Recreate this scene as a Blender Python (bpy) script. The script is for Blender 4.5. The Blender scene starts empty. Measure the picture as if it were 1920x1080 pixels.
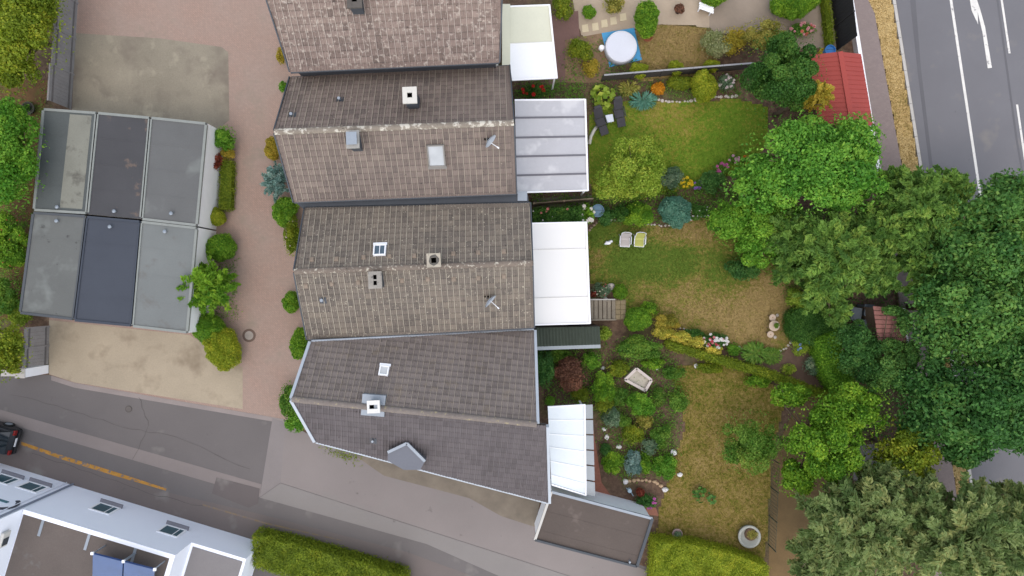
import bpy, bmesh, math, random
import numpy as np
from mathutils import Matrix, Vector

R = math.radians
scene = bpy.context.scene
C = scene.collection

# ------------------------------------------------------------------ camera, world, sun, exposure
CAMH = 41.0          # drone height over the ground, straight down
FOC = 1280.0         # focal length in photo pixels (1920 wide)
cd = bpy.data.cameras.new("camera")
cam = bpy.data.objects.new("camera", cd)
C.objects.link(cam)
cam.location = (0, 0, CAMH)
cam.rotation_euler = (0, 0, 0)
cd.sensor_width = 36.0
cd.lens = 24.0
cd.clip_start = 0.5
cd.clip_end = 600.0
scene.camera = cam

SUN_EL, SUN_AZ = R(62), R(192)     # azimuth clockwise from +Y (picture up)
world = bpy.data.worlds.new("World")
scene.world = world
world.use_nodes = True
wn = world.node_tree.nodes
wl = world.node_tree.links
bg = wn["Background"]
sky = wn.new("ShaderNodeTexSky")
sky.sky_type = 'NISHITA'
sky.sun_disc = False
sky.sun_elevation = SUN_EL
sky.sun_rotation = SUN_AZ
sky.air_density = 1.0
sky.dust_density = 1.5
sky.ozone_density = 0.0
wl.new(sky.outputs[0], bg.inputs[0])
bg.inputs[1].default_value = 0.15

sd = bpy.data.lights.new("sun", 'SUN')
sd.energy = 1.45
sd.angle = R(165)
sd.color = (1.0, 0.86, 0.62)
sun = bpy.data.objects.new("sun", sd)
C.objects.link(sun)
sun.location = (0, -30, 60)
dv = Vector((math.sin(SUN_AZ) * math.cos(SUN_EL), math.cos(SUN_AZ) * math.cos(SUN_EL), math.sin(SUN_EL)))
sun.rotation_euler = dv.to_track_quat('Z', 'Y').to_euler()

vs = scene.view_settings
vs.view_transform = 'Standard'
vs.look = 'None'
vs.gamma = 1.0
vs.exposure = 0.95
vs.use_curve_mapping = False
scene.cycles.max_bounces = 6
scene.cycles.diffuse_bounces = 3
scene.cycles.transmission_bounces = 4

# ------------------------------------------------------------------ helpers
rng = np.random.default_rng(11)
random.seed(5)

def W(px, py, z=0.0):
    """photo pixel -> world point on the level z"""
    return Vector(((px - 960.0) / FOC * (CAMH - z), -(py - 540.0) / FOC * (CAMH - z), z))

def ray_plane(px, py, p0, n):
    o = Vector((0, 0, CAMH))
    d = Vector(((px - 960.0) / FOC, -(py - 540.0) / FOC, -1.0))
    t = (Vector(p0) - o).dot(n) / d.dot(n)
    return o + d * t

def lin(hexs, k=1.0):
    h = hexs.lstrip('#')
    out = []
    for i in (0, 2, 4):
        c = int(h[i:i + 2], 16) / 255.0
        c = c / 12.92 if c <= 0.04045 else ((c + 0.055) / 1.055) ** 2.4
        out.append(c * k)
    return (out[0], out[1], out[2], 1.0)

MATS = {}
def nodes_of(name):
    m = bpy.data.materials.new(name)
    m.use_nodes = True
    nt = m.node_tree
    b = nt.nodes["Principled BSDF"]
    return m, nt, b

def noise(nt, vec, scale, detail=4.0, rough=0.55):
    n = nt.nodes.new("ShaderNodeTexNoise")
    n.inputs["Scale"].default_value = scale
    n.inputs["Detail"].default_value = detail
    n.inputs["Roughness"].default_value = rough
    nt.links.new(vec, n.inputs["Vector"])
    return n.outputs["Fac"]

def ramp(nt, fac, stops):
    r = nt.nodes.new("ShaderNodeValToRGB")
    el = r.color_ramp.elements
    while len(el) < len(stops):
        el.new(0.5)
    for e, (p, c) in zip(el, stops):
        e.position = p
        e.color = c
    nt.links.new(fac, r.inputs[0])
    return r.outputs[0]

def mixc(nt, fac, a, b, mode='MIX'):
    m = nt.nodes.new("ShaderNodeMix")
    m.data_type = 'RGBA'
    m.blend_type = mode
    for sock, v in ((m.inputs[0], fac), (m.inputs[6], a), (m.inputs[7], b)):
        if hasattr(v, "links") or hasattr(v, "is_linked"):
            nt.links.new(v, sock)
        else:
            sock.default_value = v
    return m.outputs[2]

def maths(nt, op, a, b=None, clamp=False):
    m = nt.nodes.new("ShaderNodeMath")
    m.operation = op
    m.use_clamp = clamp
    for i, v in enumerate((a, b)):
        if v is None:
            continue
        if hasattr(v, "is_linked"):
            nt.links.new(v, m.inputs[i])
        else:
            m.inputs[i].default_value = v
    return m.outputs[0]

def bump(nt, bsdf, height, strength=0.3, dist=0.02):
    b = nt.nodes.new("ShaderNodeBump")
    b.inputs["Strength"].default_value = strength
    b.inputs["Distance"].default_value = dist
    nt.links.new(height, b.inputs["Height"])
    nt.links.new(b.outputs[0], bsdf.inputs["Normal"])

def pos(nt):
    return nt.nodes.new("ShaderNodeNewGeometry").outputs["Position"]

KA = 0.77   # photo value -> base colour

def rough_mat(key, hexs, var=0.18, s1=0.6, s2=9.0, rough=0.85, bmp=0.25, k=None, spots=None, metal=0.0, spec=0.3):
    """weathered surface: broad patches + fine grain (+ optional coloured spots)"""
    if key in MATS:
        return MATS[key]
    m, nt, b = nodes_of(key)
    p = pos(nt)
    k = KA if k is None else k
    c = lin(hexs, k)
    dark = tuple(x * (1 - var) for x in c[:3]) + (1,)
    light = tuple(min(0.9, x * (1 + var)) for x in c[:3]) + (1,)
    f1 = noise(nt, p, s1, 6, 0.6)
    f2 = noise(nt, p, s2, 5, 0.65)
    f = maths(nt, 'ADD', maths(nt, 'MULTIPLY', f1, 0.55), maths(nt, 'MULTIPLY', f2, 0.45))
    col = ramp(nt, f, [(0.33, dark), (0.5, c), (0.67, light)])
    if spots:
        for (hs, sc, lo, hi) in spots:
            fs = noise(nt, p, sc, 3, 0.6)
            mask = ramp(nt, fs, [(lo, (0, 0, 0, 1)), (hi, (1, 1, 1, 1))])
            col = mixc(nt, mask, col, lin(hs, k))
    nt.links.new(col, b.inputs["Base Color"])
    b.inputs["Roughness"].default_value = rough
    b.inputs["Metallic"].default_value = metal
    b.inputs["Specular IOR Level"].default_value = spec
    if bmp:
        bump(nt, b, noise(nt, p, s2 * 3, 4, 0.7), bmp, 0.02)
    MATS[key] = m
    return m

def plain(key, hexs, rough=0.5, metal=0.0, k=None, var=0.06):
    return rough_mat(key, hexs, var=var, s1=2.0, s2=20.0, rough=rough, bmp=0.05, k=k, metal=metal, spec=0.4)

def glass_mat(key, hexs, rough=0.08):
    if key in MATS:
        return MATS[key]
    m, nt, b = nodes_of(key)
    c = lin(hexs, 0.8)
    f = noise(nt, pos(nt), 1.3, 2)
    nt.links.new(ramp(nt, f, [(0.3, tuple(x * .8 for x in c[:3]) + (1,)), (0.7, c)]), b.inputs["Base Color"])
    b.inputs["Roughness"].default_value = rough
    b.inputs["Specular IOR Level"].default_value = 0.6
    MATS[key] = m
    return m

def leaf_mat(dark, light, k=1.02, trans=0.38):
    key = "leaf_" + dark[1:] + light[1:]
    if key in MATS:
        return MATS[key]
    m, nt, b = nodes_of(key)
    a = nt.nodes.new("ShaderNodeAttribute")
    a.attribute_name = "v"
    d, l = lin(dark, k), lin(light, k)
    mid = tuple((d[i] + l[i]) / 2 for i in range(3)) + (1,)
    tip = (min(1, l[0] * 1.25 + .02), l[1] * 1.08, l[2] * 1.05, 1)
    col = ramp(nt, a.outputs["Fac"], [(0.04, d), (0.42, mid), (0.78, l), (0.97, tip)])
    hue = noise(nt, pos(nt), 0.8, 4, .6)
    col = mixc(nt, ramp(nt, hue, [(.36, (.5, .5, .5, 1)), (.56, (0, 0, 0, 1))]), col, (d[0] * 1.0, d[1] * .95, d[2] * 1.15, 1))
    yel = noise(nt, pos(nt), 2.3, 3, .6)
    col = mixc(nt, ramp(nt, yel, [(.55, (0, 0, 0, 1)), (.75, (.45, .45, .45, 1))]), col, (l[0] * 1.15, l[1] * 1.0, l[2] * .9, 1))
    nt.links.new(col, b.inputs["Base Color"])
    b.inputs["Roughness"].default_value = 0.55
    b.inputs["Specular IOR Level"].default_value = 0.25
    t = nt.nodes.new("ShaderNodeBsdfTranslucent")
    nt.links.new(mixc(nt, 0.5, col, (l[0] * 1.1, l[1] * 1.1, l[2] * .8, 1)), t.inputs[0])
    ms = nt.nodes.new("ShaderNodeMixShader")
    ms.inputs[0].default_value = trans
    out = nt.nodes["Material Output"]
    nt.links.new(b.outputs[0], ms.inputs[1])
    nt.links.new(t.outputs[0], ms.inputs[2])
    nt.links.new(ms.outputs[0], out.inputs[0])
    MATS[key] = m
    return m

ORG = {}    # world origin of every object made here

def tag(o, label=None, cat=None, group=None, kind=None):
    if label: o["label"] = label
    if cat: o["category"] = cat
    if group: o["group"] = group
    if kind: o["kind"] = kind
    return o

def thing(name, label, cat, at, group=None):
    o = bpy.data.objects.new(name, None)
    C.objects.link(o)
    o.location = at
    o.empty_display_size = 0.3
    ORG[o] = Vector(at)
    return tag(o, label, cat, group)

def link_mesh(name, me, mat, parent=None, at=None):
    o = bpy.data.objects.new(name, me)
    C.objects.link(o)
    if mat is not None and not me.materials:
        me.materials.append(mat)
    if parent is not None:
        o.parent = parent
        ORG[o] = ORG[parent].copy()
    else:
        ORG[o] = Vector(at) if at is not None else Vector((0, 0, 0))
        o.location = ORG[o]
    return o

class MB:
    """collects geometry in world coordinates; build() makes ONE mesh object"""
    def __init__(self):
        self.v, self.f = [], []
    def add(self, vs_, fs_):
        n = len(self.v)
        self.v.extend([tuple(p) for p in vs_])
        self.f.extend([tuple(i + n for i in f) for f in fs_])
        return self
    def prism(self, pts, z0, z1):
        """pts: (x,y) world outline; z0,z1 numbers or lists"""
        n = len(pts)
        area = sum(pts[i][0] * pts[(i + 1) % n][1] - pts[(i + 1) % n][0] * pts[i][1] for i in range(n))
        idx = list(range(n)) if area > 0 else list(range(n - 1, -1, -1))
        zz0 = z0 if hasattr(z0, '__len__') else [z0] * n
        zz1 = z1 if hasattr(z1, '__len__') else [z1] * n
        b = [(pts[i][0], pts[i][1], zz0[i]) for i in idx]
        t = [(pts[i][0], pts[i][1], zz1[i]) for i in idx]
        fs_ = [tuple(range(n - 1, -1, -1)), tuple(range(n, 2 * n))]
        for i in range(n):
            j = (i + 1) % n
            fs_.append((i, j, n + j, n + i))
        return self.add(b + t, fs_)
    def obox(self, c, x, y, z):
        """box with centre c and half-axis vectors"""
        c, x, y, z = Vector(c), Vector(x), Vector(y), Vector(z)
        vs_ = [c + sx * x + sy * y + sz * z for sz in (-1, 1) for sy in (-1, 1) for sx in (-1, 1)]
        return self.add(vs_, [(0, 2, 3, 1), (4, 5, 7, 6), (0, 1, 5, 4), (2, 6, 7, 3), (0, 4, 6, 2), (1, 3, 7, 5)])
    def box(self, c, sx, sy, sz, a=0.0):
        ca, sa = math.cos(a), math.sin(a)
        return self.obox(c, (ca * sx / 2, sa * sx / 2, 0), (-sa * sy / 2, ca * sy / 2, 0), (0, 0, sz / 2))
    def bar(self, p, q, w, h=None):
        p, q = Vector(p), Vector(q)
        d = q - p
        h = w if h is None else h
        up = Vector((0, 0, 1)) if abs(d.normalized().z) < 0.95 else Vector((1, 0, 0))
        s = d.cross(up).normalized()
        u = s.cross(d).normalized()
        return self.obox((p + q) / 2, d / 2, s * w / 2, u * h / 2)
    def tube(self, pts, rad, n=8, cap=True):
        pts = [Vector(p) for p in pts]
        rr = rad if hasattr(rad, '__len__') else [rad] * len(pts)
        vs_, fs_ = [], []
        for i, p in enumerate(pts):
            d = (pts[min(i + 1, len(pts) - 1)] - pts[max(i - 1, 0)]).normalized()
            up = Vector((0, 0, 1)) if abs(d.z) < 0.9 else Vector((1, 0, 0))
            s = d.cross(up).normalized()
            u = s.cross(d)
            for k in range(n):
                a = 2 * math.pi * k / n
                vs_.append(p + s * math.cos(a) * rr[i] + u * math.sin(a) * rr[i])
        for i in range(len(pts) - 1):
            for k in range(n):
                fs_.append((i * n + k, i * n + (k + 1) % n, (i + 1) * n + (k + 1) % n, (i + 1) * n + k))
        if cap:
            fs_.append(tuple(range(n - 1, -1, -1)))
            m = (len(pts) - 1) * n
            fs_.append(tuple(range(m, m + n)))
        return self.add(vs_, fs_)
    def lathe(self, c, prof, n=20, sx=1.0, sy=1.0):
        """prof: list of (radius, z) bottom to top about c"""
        vs_, fs_ = [], []
        for (r, z) in prof:
            for k in range(n):
                a = 2 * math.pi * k / n
                vs_.append((c[0] + r * math.cos(a) * sx, c[1] + r * math.sin(a) * sy, c[2] + z))
        for i in range(len(prof) - 1):
            for k in range(n):
                fs_.append((i * n + k, i * n + (k + 1) % n, (i + 1) * n + (k + 1) % n, (i + 1) * n + k))
        fs_.append(tuple(range(n - 1, -1, -1)))
        m = (len(prof) - 1) * n
        fs_.append(tuple(range(m, m + n)))
        return self.add(vs_, fs_)
    def ball(self, c, rx, ry, rz, n=10, m=7, jit=0.0):
        vs_, fs_ = [], []
        for i in range(m + 1):
            th = math.pi * i / m
            for k in range(n):
                a = 2 * math.pi * k / n
                j = 1 + jit * (random.random() - .5)
                vs_.append((c[0] + rx * j * math.sin(th) * math.cos(a), c[1] + ry * j * math.sin(th) * math.sin(a), c[2] - rz * j * math.cos(th)))
        for i in range(m):
            for k in range(n):
                fs_.append((i * n + k, i * n + (k + 1) % n, (i + 1) * n + (k + 1) % n, (i + 1) * n + k))
        return self.add(vs_, fs_)
    def build(self, name, mat, parent=None, at=None, smooth=False, bevel=0.0):
        org = ORG[parent] if parent is not None else (Vector(at) if at is not None else Vector((0, 0, 0)))
        me = bpy.data.meshes.new(name)
        me.from_pydata([(p[0] - org.x, p[1] - org.y, p[2] - org.z) for p in self.v], [], self.f)
        me.validate()
        me.update()
        if smooth:
            me.polygons.foreach_set("use_smooth", [True] * len(me.polygons))
        o = link_mesh(name, me, mat, parent, at)
        if bevel:
            md = o.modifiers.new("bevel", 'BEVEL')
            md.width = bevel
            md.segments = 2
            md.limit_method = 'ANGLE'
        return o

def wp(pts, z=0.0):
    return [W(x, y, z).to_2d() for x, y in pts]

def sheet(name, pts, z, mat, kind='structure', parent=None, thick=0.0):
    """flat ground sheet from photo pixels, lying on level z"""
    mb = MB()
    if thick:
        mb.prism(wp(pts, z), z - thick, z)
    else:
        p = wp(pts, z)
        area = sum(p[i][0] * p[(i + 1) % len(p)][1] - p[(i + 1) % len(p)][0] * p[i][1] for i in range(len(p)))
        if area < 0:
            p = p[::-1]
        mb.add([(q[0], q[1], z) for q in p], [tuple(range(len(p)))])
    o = mb.build(name, mat, parent)
    if parent is None:
        tag(o, kind=kind)
    return o

def inside(pts, poly):
    """numpy point in polygon"""
    x, y = pts[:, 0], pts[:, 1]
    c = np.zeros(len(pts), bool)
    n = len(poly)
    for i in range(n):
        x1, y1 = poly[i][0], poly[i][1]
        x2, y2 = poly[(i + 1) % n][0], poly[(i + 1) % n][1]
        cond = ((y1 > y) != (y2 > y)) & (x < (x2 - x1) * (y - y1) / (y2 - y1 + 1e-12) + x1)
        c ^= cond
    return c

def sample_poly(poly, n):
    a = np.array([(p[0], p[1]) for p in poly])
    lo, hi = a.min(0), a.max(0)
    out = np.zeros((0, 2))
    while len(out) < n:
        q = rng.uniform(lo, hi, (n * 2, 2))
        out = np.vstack([out, q[inside(q, poly)]])
    return out[:n]

def np_mesh(name, verts, quads, attr=None, tris=None):
    """fast mesh from numpy arrays; attr: per-face float 'v'"""
    me = bpy.data.meshes.new(name)
    nq = len(quads)
    me.vertices.add(len(verts))
    me.vertices.foreach_set("co", np.ascontiguousarray(verts, np.float32).ravel())
    k = quads.shape[1]
    me.loops.add(nq * k)
    me.loops.foreach_set("vertex_index", np.ascontiguousarray(quads, np.int32).ravel())
    me.polygons.add(nq)
    me.polygons.foreach_set("loop_start", np.arange(0, nq * k, k, dtype=np.int32))
    me.polygons.foreach_set("use_smooth", np.zeros(nq, bool))
    me.update(calc_edges=True)
    if attr is not None:
        a = me.attributes.new("v", 'FLOAT', 'FACE')
        a.data.foreach_set("value", np.ascontiguousarray(attr, np.float32))
    return me
# ------------------------------------------------------------------ plants: builders
def unit(a):
    return a / (np.linalg.norm(a, axis=1, keepdims=True) + 1e-9)

def leaf_quads(c, nrm, size, aspect=0.6, tang=None, fold=0.12):
    n = len(c)
    if tang is None:
        tang = rng.normal(size=(n, 3))
    t = unit(tang - nrm * (tang * nrm).sum(1, keepdims=True))
    b = np.cross(nrm, t)
    s = size[:, None]
    v = np.empty((n, 4, 3))
    v[:, 0] = c - t * s * .5
    v[:, 1] = c + b * s * aspect * .5 + nrm * s * fold
    v[:, 2] = c + t * s * .5
    v[:, 3] = c - b * s * aspect * .5 + nrm * s * fold
    return v.reshape(-1, 3)

def dirs(n, zmin=-0.4):
    z = rng.uniform(zmin, 1.0, n)
    a = rng.uniform(0, 2 * math.pi, n)
    r = np.sqrt(1 - z * z)
    return np.stack([r * np.cos(a), r * np.sin(a), z], 1)

class Foliage:
    def __init__(self):
        self.V, self.A, self.cV, self.cF = [], [], [], []
    def put(self, c, nrm, size, v, aspect=0.6, tang=None, fold=0.12):
        if len(c) == 0:
            return
        self.V.append(leaf_quads(c, unit(nrm), size, aspect, tang, fold))
        self.A.append(np.clip(v, 0, 1))
    def lobe(self, c, r, leaf, cover=2.0, aspect=0.6, tone=0.5, zmin=-0.35, jit=0.55, depth=0.25, tonevar=0.5):
        r = np.array(r if hasattr(r, '__len__') else (r, r, r), float)
        area = 4 * math.pi * ((r[0] * r[1]) ** 1.6 / 3 + (r[0] * r[2]) ** 1.6 / 3 + (r[1] * r[2]) ** 1.6 / 3) ** (1 / 1.6) * (1 - zmin) / 2
        n = max(12, int(area * cover / (leaf * leaf * aspect * .5)))
        d = dirs(n, zmin)
        rad = 1.0 - depth * rng.random(n) ** 1.5 + 0.04 * rng.normal(size=n)
        p = np.array(c) + d * r * rad[:, None]
        nr = unit(d / r) + rng.normal(size=(n, 3)) * jit
        sz = leaf * rng.uniform(.5, 1.35, n)
        self.put(p, nr, sz, tone + (rng.random(n) - .5) * tonevar * 1.6, aspect)
    def core(self, c, r, n=10, m=6, jit=0.12):
        mb = MB().ball(c, r[0], r[1], r[2], n, m, jit)
        k = sum(len(x) for x in self.cV)
        self.cV.append(np.array(mb.v))
        self.cF.append(np.array(mb.f) + k)
    def mesh(self, name, org):
        V = np.vstack(self.V) if self.V else np.zeros((0, 3))
        nq = len(V) // 4
        Q = np.arange(nq * 4).reshape(-1, 4)
        A = np.concatenate(self.A) if self.A else np.zeros(0)
        if self.cV:
            cF = np.vstack(self.cF) + len(V)
            V = np.vstack([V] + self.cV)
            Q = np.vstack([Q, cF])
            A = np.concatenate([A, np.full(len(cF), 0.3)])
        return np_mesh(name, V - np.array(org), Q, A)

PAL = {
    'bright': ('#3c6a14', '#86b034'), 'fresh': ('#40761c', '#7eae3a'), 'laurel': ('#437a26', '#7cb040'),
    'yew': ('#43682a', '#82a64a'), 'dark': ('#2a521c', '#558234'), 'deep': ('#2e5826', '#568640'),
    'lime': ('#72881c', '#a8b236'), 'yellow': ('#8a9030', '#e0d464'), 'gold': ('#8c8424', '#bcaa44'),
    'olive': ('#6a6c22', '#a8a452'), 'sage': ('#75804a', '#b0b488'), 'teal': ('#3a6c58', '#6fa08a'),
    'spruce': ('#4c706a', '#8caaa2'), 'brown': ('#55382e', '#8c6852'), 'maple': ('#33602a', '#6c9848'),
    'willow': ('#56703a', '#94a468'), 'mid': ('#3b6820', '#769c3a'), 'spirea': ('#74782a', '#b0a444'),
    'grey': ('#4c6a4c', '#88a080'), 'orange': ('#b07a1c', '#d8a030'), 'box': ('#42741a', '#80ac34'),
    'moss': ('#5a7018', '#8c9c2c'), 'fern': ('#3e6c1c', '#7a9a3e'), 'hosta': ('#6a8a24', '#a4b848'), 'red': ('#5c2c20', '#96503c'),
}
BARK = rough_mat("bark", "#6a5a4a", var=.3, s1=3, s2=18, bmp=.6)
TWIG = rough_mat("twig", "#8a7656", var=.3, s1=3, s2=18, bmp=.5)

def crown(kind, c, rx, ry, rz, leaf, cover=2.0):
    """fills a Foliage of the given habit about centre c"""
    F = Foliage()
    c = np.array(c, float)
    Rm = (rx + ry) / 2
    r3 = np.array([rx, ry, rz])
    if kind == 'round':          # clipped dome
        F.core(c, r3 * .78)
        i0 = len(F.V)
        F.lobe(c, r3 * .95, leaf, cover * 1.2, .6, .5, -.75, .55, .16, .9)
        n = int(12 + Rm * 14)    # tufts that break the outline
        for d in dirs(n, -.3):
            F.lobe(c + d * r3 * rng.uniform(.78, .92), r3.min() * rng.uniform(.16, .3), leaf, cover * .7, .6, rng.uniform(.25, .8), -.4, .7)
        ph = rng.uniform(0, 6.28, 4)
        for V in F.V[i0:]:       # uneven growth: slow bulges round the dome
            dd = V - c
            an = np.arctan2(dd[:, 1], dd[:, 0])
            V[:] = c + dd * (1 + .06 * np.sin(2 * an + ph[0]) + .05 * np.sin(3 * an + ph[1] + 2 * dd[:, 2]) + .035 * np.sin(7 * an + ph[2]))[:, None]
    elif kind == 'loose':        # lobed shrub or broadleaf crown
        F.core(c - np.array([0, 0, rz * .15]), r3 * (.5 if Rm < 1.2 else .36), jit=.4)
        ni = int(60 + 220 * Rm)  # leaves through the inside of the crown
        F.put(c + dirs(ni, -.5) * r3 * rng.uniform(.2, .75, (ni, 1)), rng.normal(size=(ni, 3)) + np.array([0, 0, .8]), leaf * rng.uniform(.9, 1.5, ni), rng.random(ni))
        k = int(10 + Rm * 11)
        for d in dirs(k, -.25):
            q = rng.uniform(.42, .84)
            lr = rng.uniform(.22, .42) * r3 * (1.0 if Rm < 1.2 else .75)
            F.lobe(c + d * r3 * q, lr, leaf * rng.uniform(.8, 1.15), cover, .6, rng.uniform(.08, .9), -.45, .7, .35)
        n = int(k * 14)          # stray outer leaves
        d = dirs(n, -.3)
        F.put(c + d * r3 * rng.uniform(.88, 1.08, (n, 1)), d + rng.normal(size=(n, 3)) * .7, leaf * rng.uniform(.7, 1.2, n), rng.random(n))
    elif kind == 'spray':        # feathery: shoots that arch outwards
        F.core(c - np.array([0, 0, rz * .2]), r3 * .5, jit=.3)
        k = int((14 + Rm * 34) * cover / 2)
        for d in dirs(k, -.1):
            st = c + d * r3 * rng.uniform(.1, .55)
            hor = np.array([d[0], d[1], 0.15 + .4 * d[2]]) + rng.normal(size=3) * .35
            hor /= np.linalg.norm(hor)
            L = rng.uniform(.45, .75) * Rm
            m = int(26 + L * 34)
            s = rng.random(m) ** .8
            side = np.cross(hor, [0, 0, 1.0]); side /= (np.linalg.norm(side) + 1e-6)
            w = (rng.random(m) - .5) * (1 - s * .75) * .55 * L
            p = st + hor * (s * L)[:, None] + side * w[:, None]
            p[:, 2] += -.25 * L * s ** 2 + rng.normal(size=m) * .03 + d[2] * rz * .25
            tg = hor + side * np.sign(w)[:, None] * .8 + rng.normal(size=(m, 3)) * .35
            F.put(p, np.array([0, 0, 1.0]) + rng.normal(size=(m, 3)) * .55, leaf * rng.uniform(.8, 1.6, m), rng.uniform(.05, .9) + (rng.random(m) - .5) * .6, .38, tg)
    elif kind == 'strap':        # rosette of long arching leaves
        k = int(60 * cover)
        a = rng.uniform(0, 2 * math.pi, k)
        for i in range(4):
            s = (i + .5) / 4
            el = rng.uniform(.15, .9, k)
            q = np.stack([np.cos(a) * rx * s, np.sin(a) * ry * s, rz * (-.9 + 2 * el * (s - .55 * s * s) * 1.6)], 1)
            tg = np.stack([np.cos(a), np.sin(a), np.full(k, .6 - s)], 1)
            F.put(c + q + rng.normal(size=(k, 3)) * .02, np.array([0, 0, 1.]) + rng.normal(size=(k, 3)) * .25, np.full(k, max(rx, ry) * .42), .5 + (rng.random(k) - .5) * .8, .22, tg)
    elif kind == 'big':          # large-leaved rosette clumps
        k = int(40 * cover)
        d = dirs(k, .1)
        F.put(c + d * r3 * rng.uniform(.5, .95, (k, 1)), d + np.array([0, 0, .8]) + rng.normal(size=(k, 3)) * .3, leaf * rng.uniform(.8, 1.3, k), rng.random(k), .7)
    return F

BLOOM = {}
def bloom_mesh(hexs):
    if hexs in BLOOM:
        return BLOOM[hexs]
    v, f = [], []
    for ring, (n, r, z, tip) in enumerate(((7, .5, 0.0, .10), (6, .34, .12, .2), (4, .18, .22, .26))):
        for k in range(n):
            a = 2 * math.pi * (k + .5 * ring) / n
            b = math.pi / n * 1.15
            i = len(v)
            v += [(0, 0, z - .05), (r * .7 * math.cos(a - b), r * .7 * math.sin(a - b), z + tip * .6), (r * math.cos(a), r * math.sin(a), z + tip), (r * .7 * math.cos(a + b), r * .7 * math.sin(a + b), z + tip * .6)]
            f.append((i, i + 1, i + 2, i + 3))
    me = bpy.data.meshes.new("bloom")
    me.from_pydata(v, [], f)
    me.materials.append(plain("petal_" + hexs[1:], hexs, .6))
    BLOOM[hexs] = me
    return me

def blooms(parent, spots, d=0.16):
    """spots: (world vector, hex)"""
    for (p, hx) in spots:
        o = bpy.data.objects.new("bloom", bloom_mesh(hx))
        C.objects.link(o)
        o.parent = parent
        o.location = Vector(p) - ORG[parent]
        s = d * random.uniform(.75, 1.25)
        o.scale = (s, s, s)
        o.rotation_euler = (random.uniform(-.4, .4), random.uniform(-.4, .4), random.uniform(0, 6))
        ORG[o] = Vector(p)

def shrub(name, label, px, py, rx, ry, h, pal, kind='loose', leaf=0.10, cover=1.7, cat='shrub', group=None, bl=None, bd=.16, base=0.0, zc=None):
    """px,py,rx,ry in photo pixels (outline as seen); h in metres"""
    zc_ = base + h * .5 if zc is None else zc
    zview = zc_ + h * .1
    k = (CAMH - zview) / FOC
    c = W(px, py, zview)
    root = thing(name, label, cat, (c.x, c.y, base), group)
    cz = Vector((c.x, c.y, zc_))
    F = crown(kind, cz, rx * k, ry * k, h * .5, leaf, cover)
    link_mesh("foliage", F.mesh("foliage", ORG[root]), leaf_mat(*PAL[pal]), root)
    st = MB()
    for i in range(4):
        a = i * 1.57 + random.random()
        st.tube([(c.x + .03 * math.cos(a), c.y + .03 * math.sin(a), base - .05), (c.x + rx * k * .35 * math.cos(a), c.y + ry * k * .35 * math.sin(a), base + h * .55)], [.025, .012], 5)
    st.build("stem", TWIG, root)
    if bl:
        sp = []
        for (hx, n) in bl:
            for d in dirs(n, .35):
                sp.append((cz + Vector((d[0] * rx * k * .95, d[1] * ry * k * .95, d[2] * h * .52)), hx))
        blooms(root, sp, bd)
    return root

def tree(name, label, px, py, rx, ry, zc, rz, pal, kind='loose', leaf=0.2, cover=1.5, cat='tree', group=None, lean=(0, 0), extra=()):
    """px,py,rx,ry outline in photo pixels at crown height zc; extra: more crown lumps (px,py,rx,ry,zc,rz)"""
    k = (CAMH - zc) / FOC
    c = W(px, py, zc)
    bx, by = c.x + lean[0], c.y + lean[1]
    root = thing(name, label, cat, (bx, by, 0), group)
    tr = max(.07, .035 * zc)
    MB().tube([(bx, by, -.1), (bx + .06, by - .03, zc * .35), ((bx + c.x) / 2, (by + c.y) / 2, zc * .7), (c.x, c.y, zc + rz * .4)], [tr * 1.25, tr, tr * .75, tr * .3], 10).build("trunk", BARK, root, smooth=True)
    lumps = [(c, rx * k, ry * k, rz)]
    for (ex, ey, erx, ery, ez, erz) in extra:
        kk = (CAMH - ez) / FOC
        lumps.append((W(ex, ey, ez), erx * kk, ery * kk, erz))
    Fs = Foliage()
    nl = 0
    for (q, a, b, r) in lumps:
        F = crown(kind, q, a, b, r, leaf, cover)
        off = sum(len(x) for x in Fs.cV)
        Fs.V += F.V; Fs.A += F.A
        Fs.cV += F.cV; Fs.cF += [x + off for x in F.cF]
        for i in range(4):
            an = i * 1.57 + random.random() * 1.2
            e = (q.x + a * .72 * math.cos(an), q.y + b * .72 * math.sin(an), q.z + r * random.uniform(.15, .55))
            s = (bx + (c.x - bx) * .5, by + (c.y - by) * .5, zc * .55)
            m = ((s[0] + e[0]) / 2, (s[1] + e[1]) / 2, (s[2] + e[2]) / 2 + .15 * r)
            MB().tube([s, m, e], [tr * .5, tr * .32, tr * .1], 6).build("limb", BARK, root, smooth=True)
    link_mesh("crown", Fs.mesh("crown", ORG[root]), leaf_mat(*PAL[pal]), root)
    return root

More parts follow.
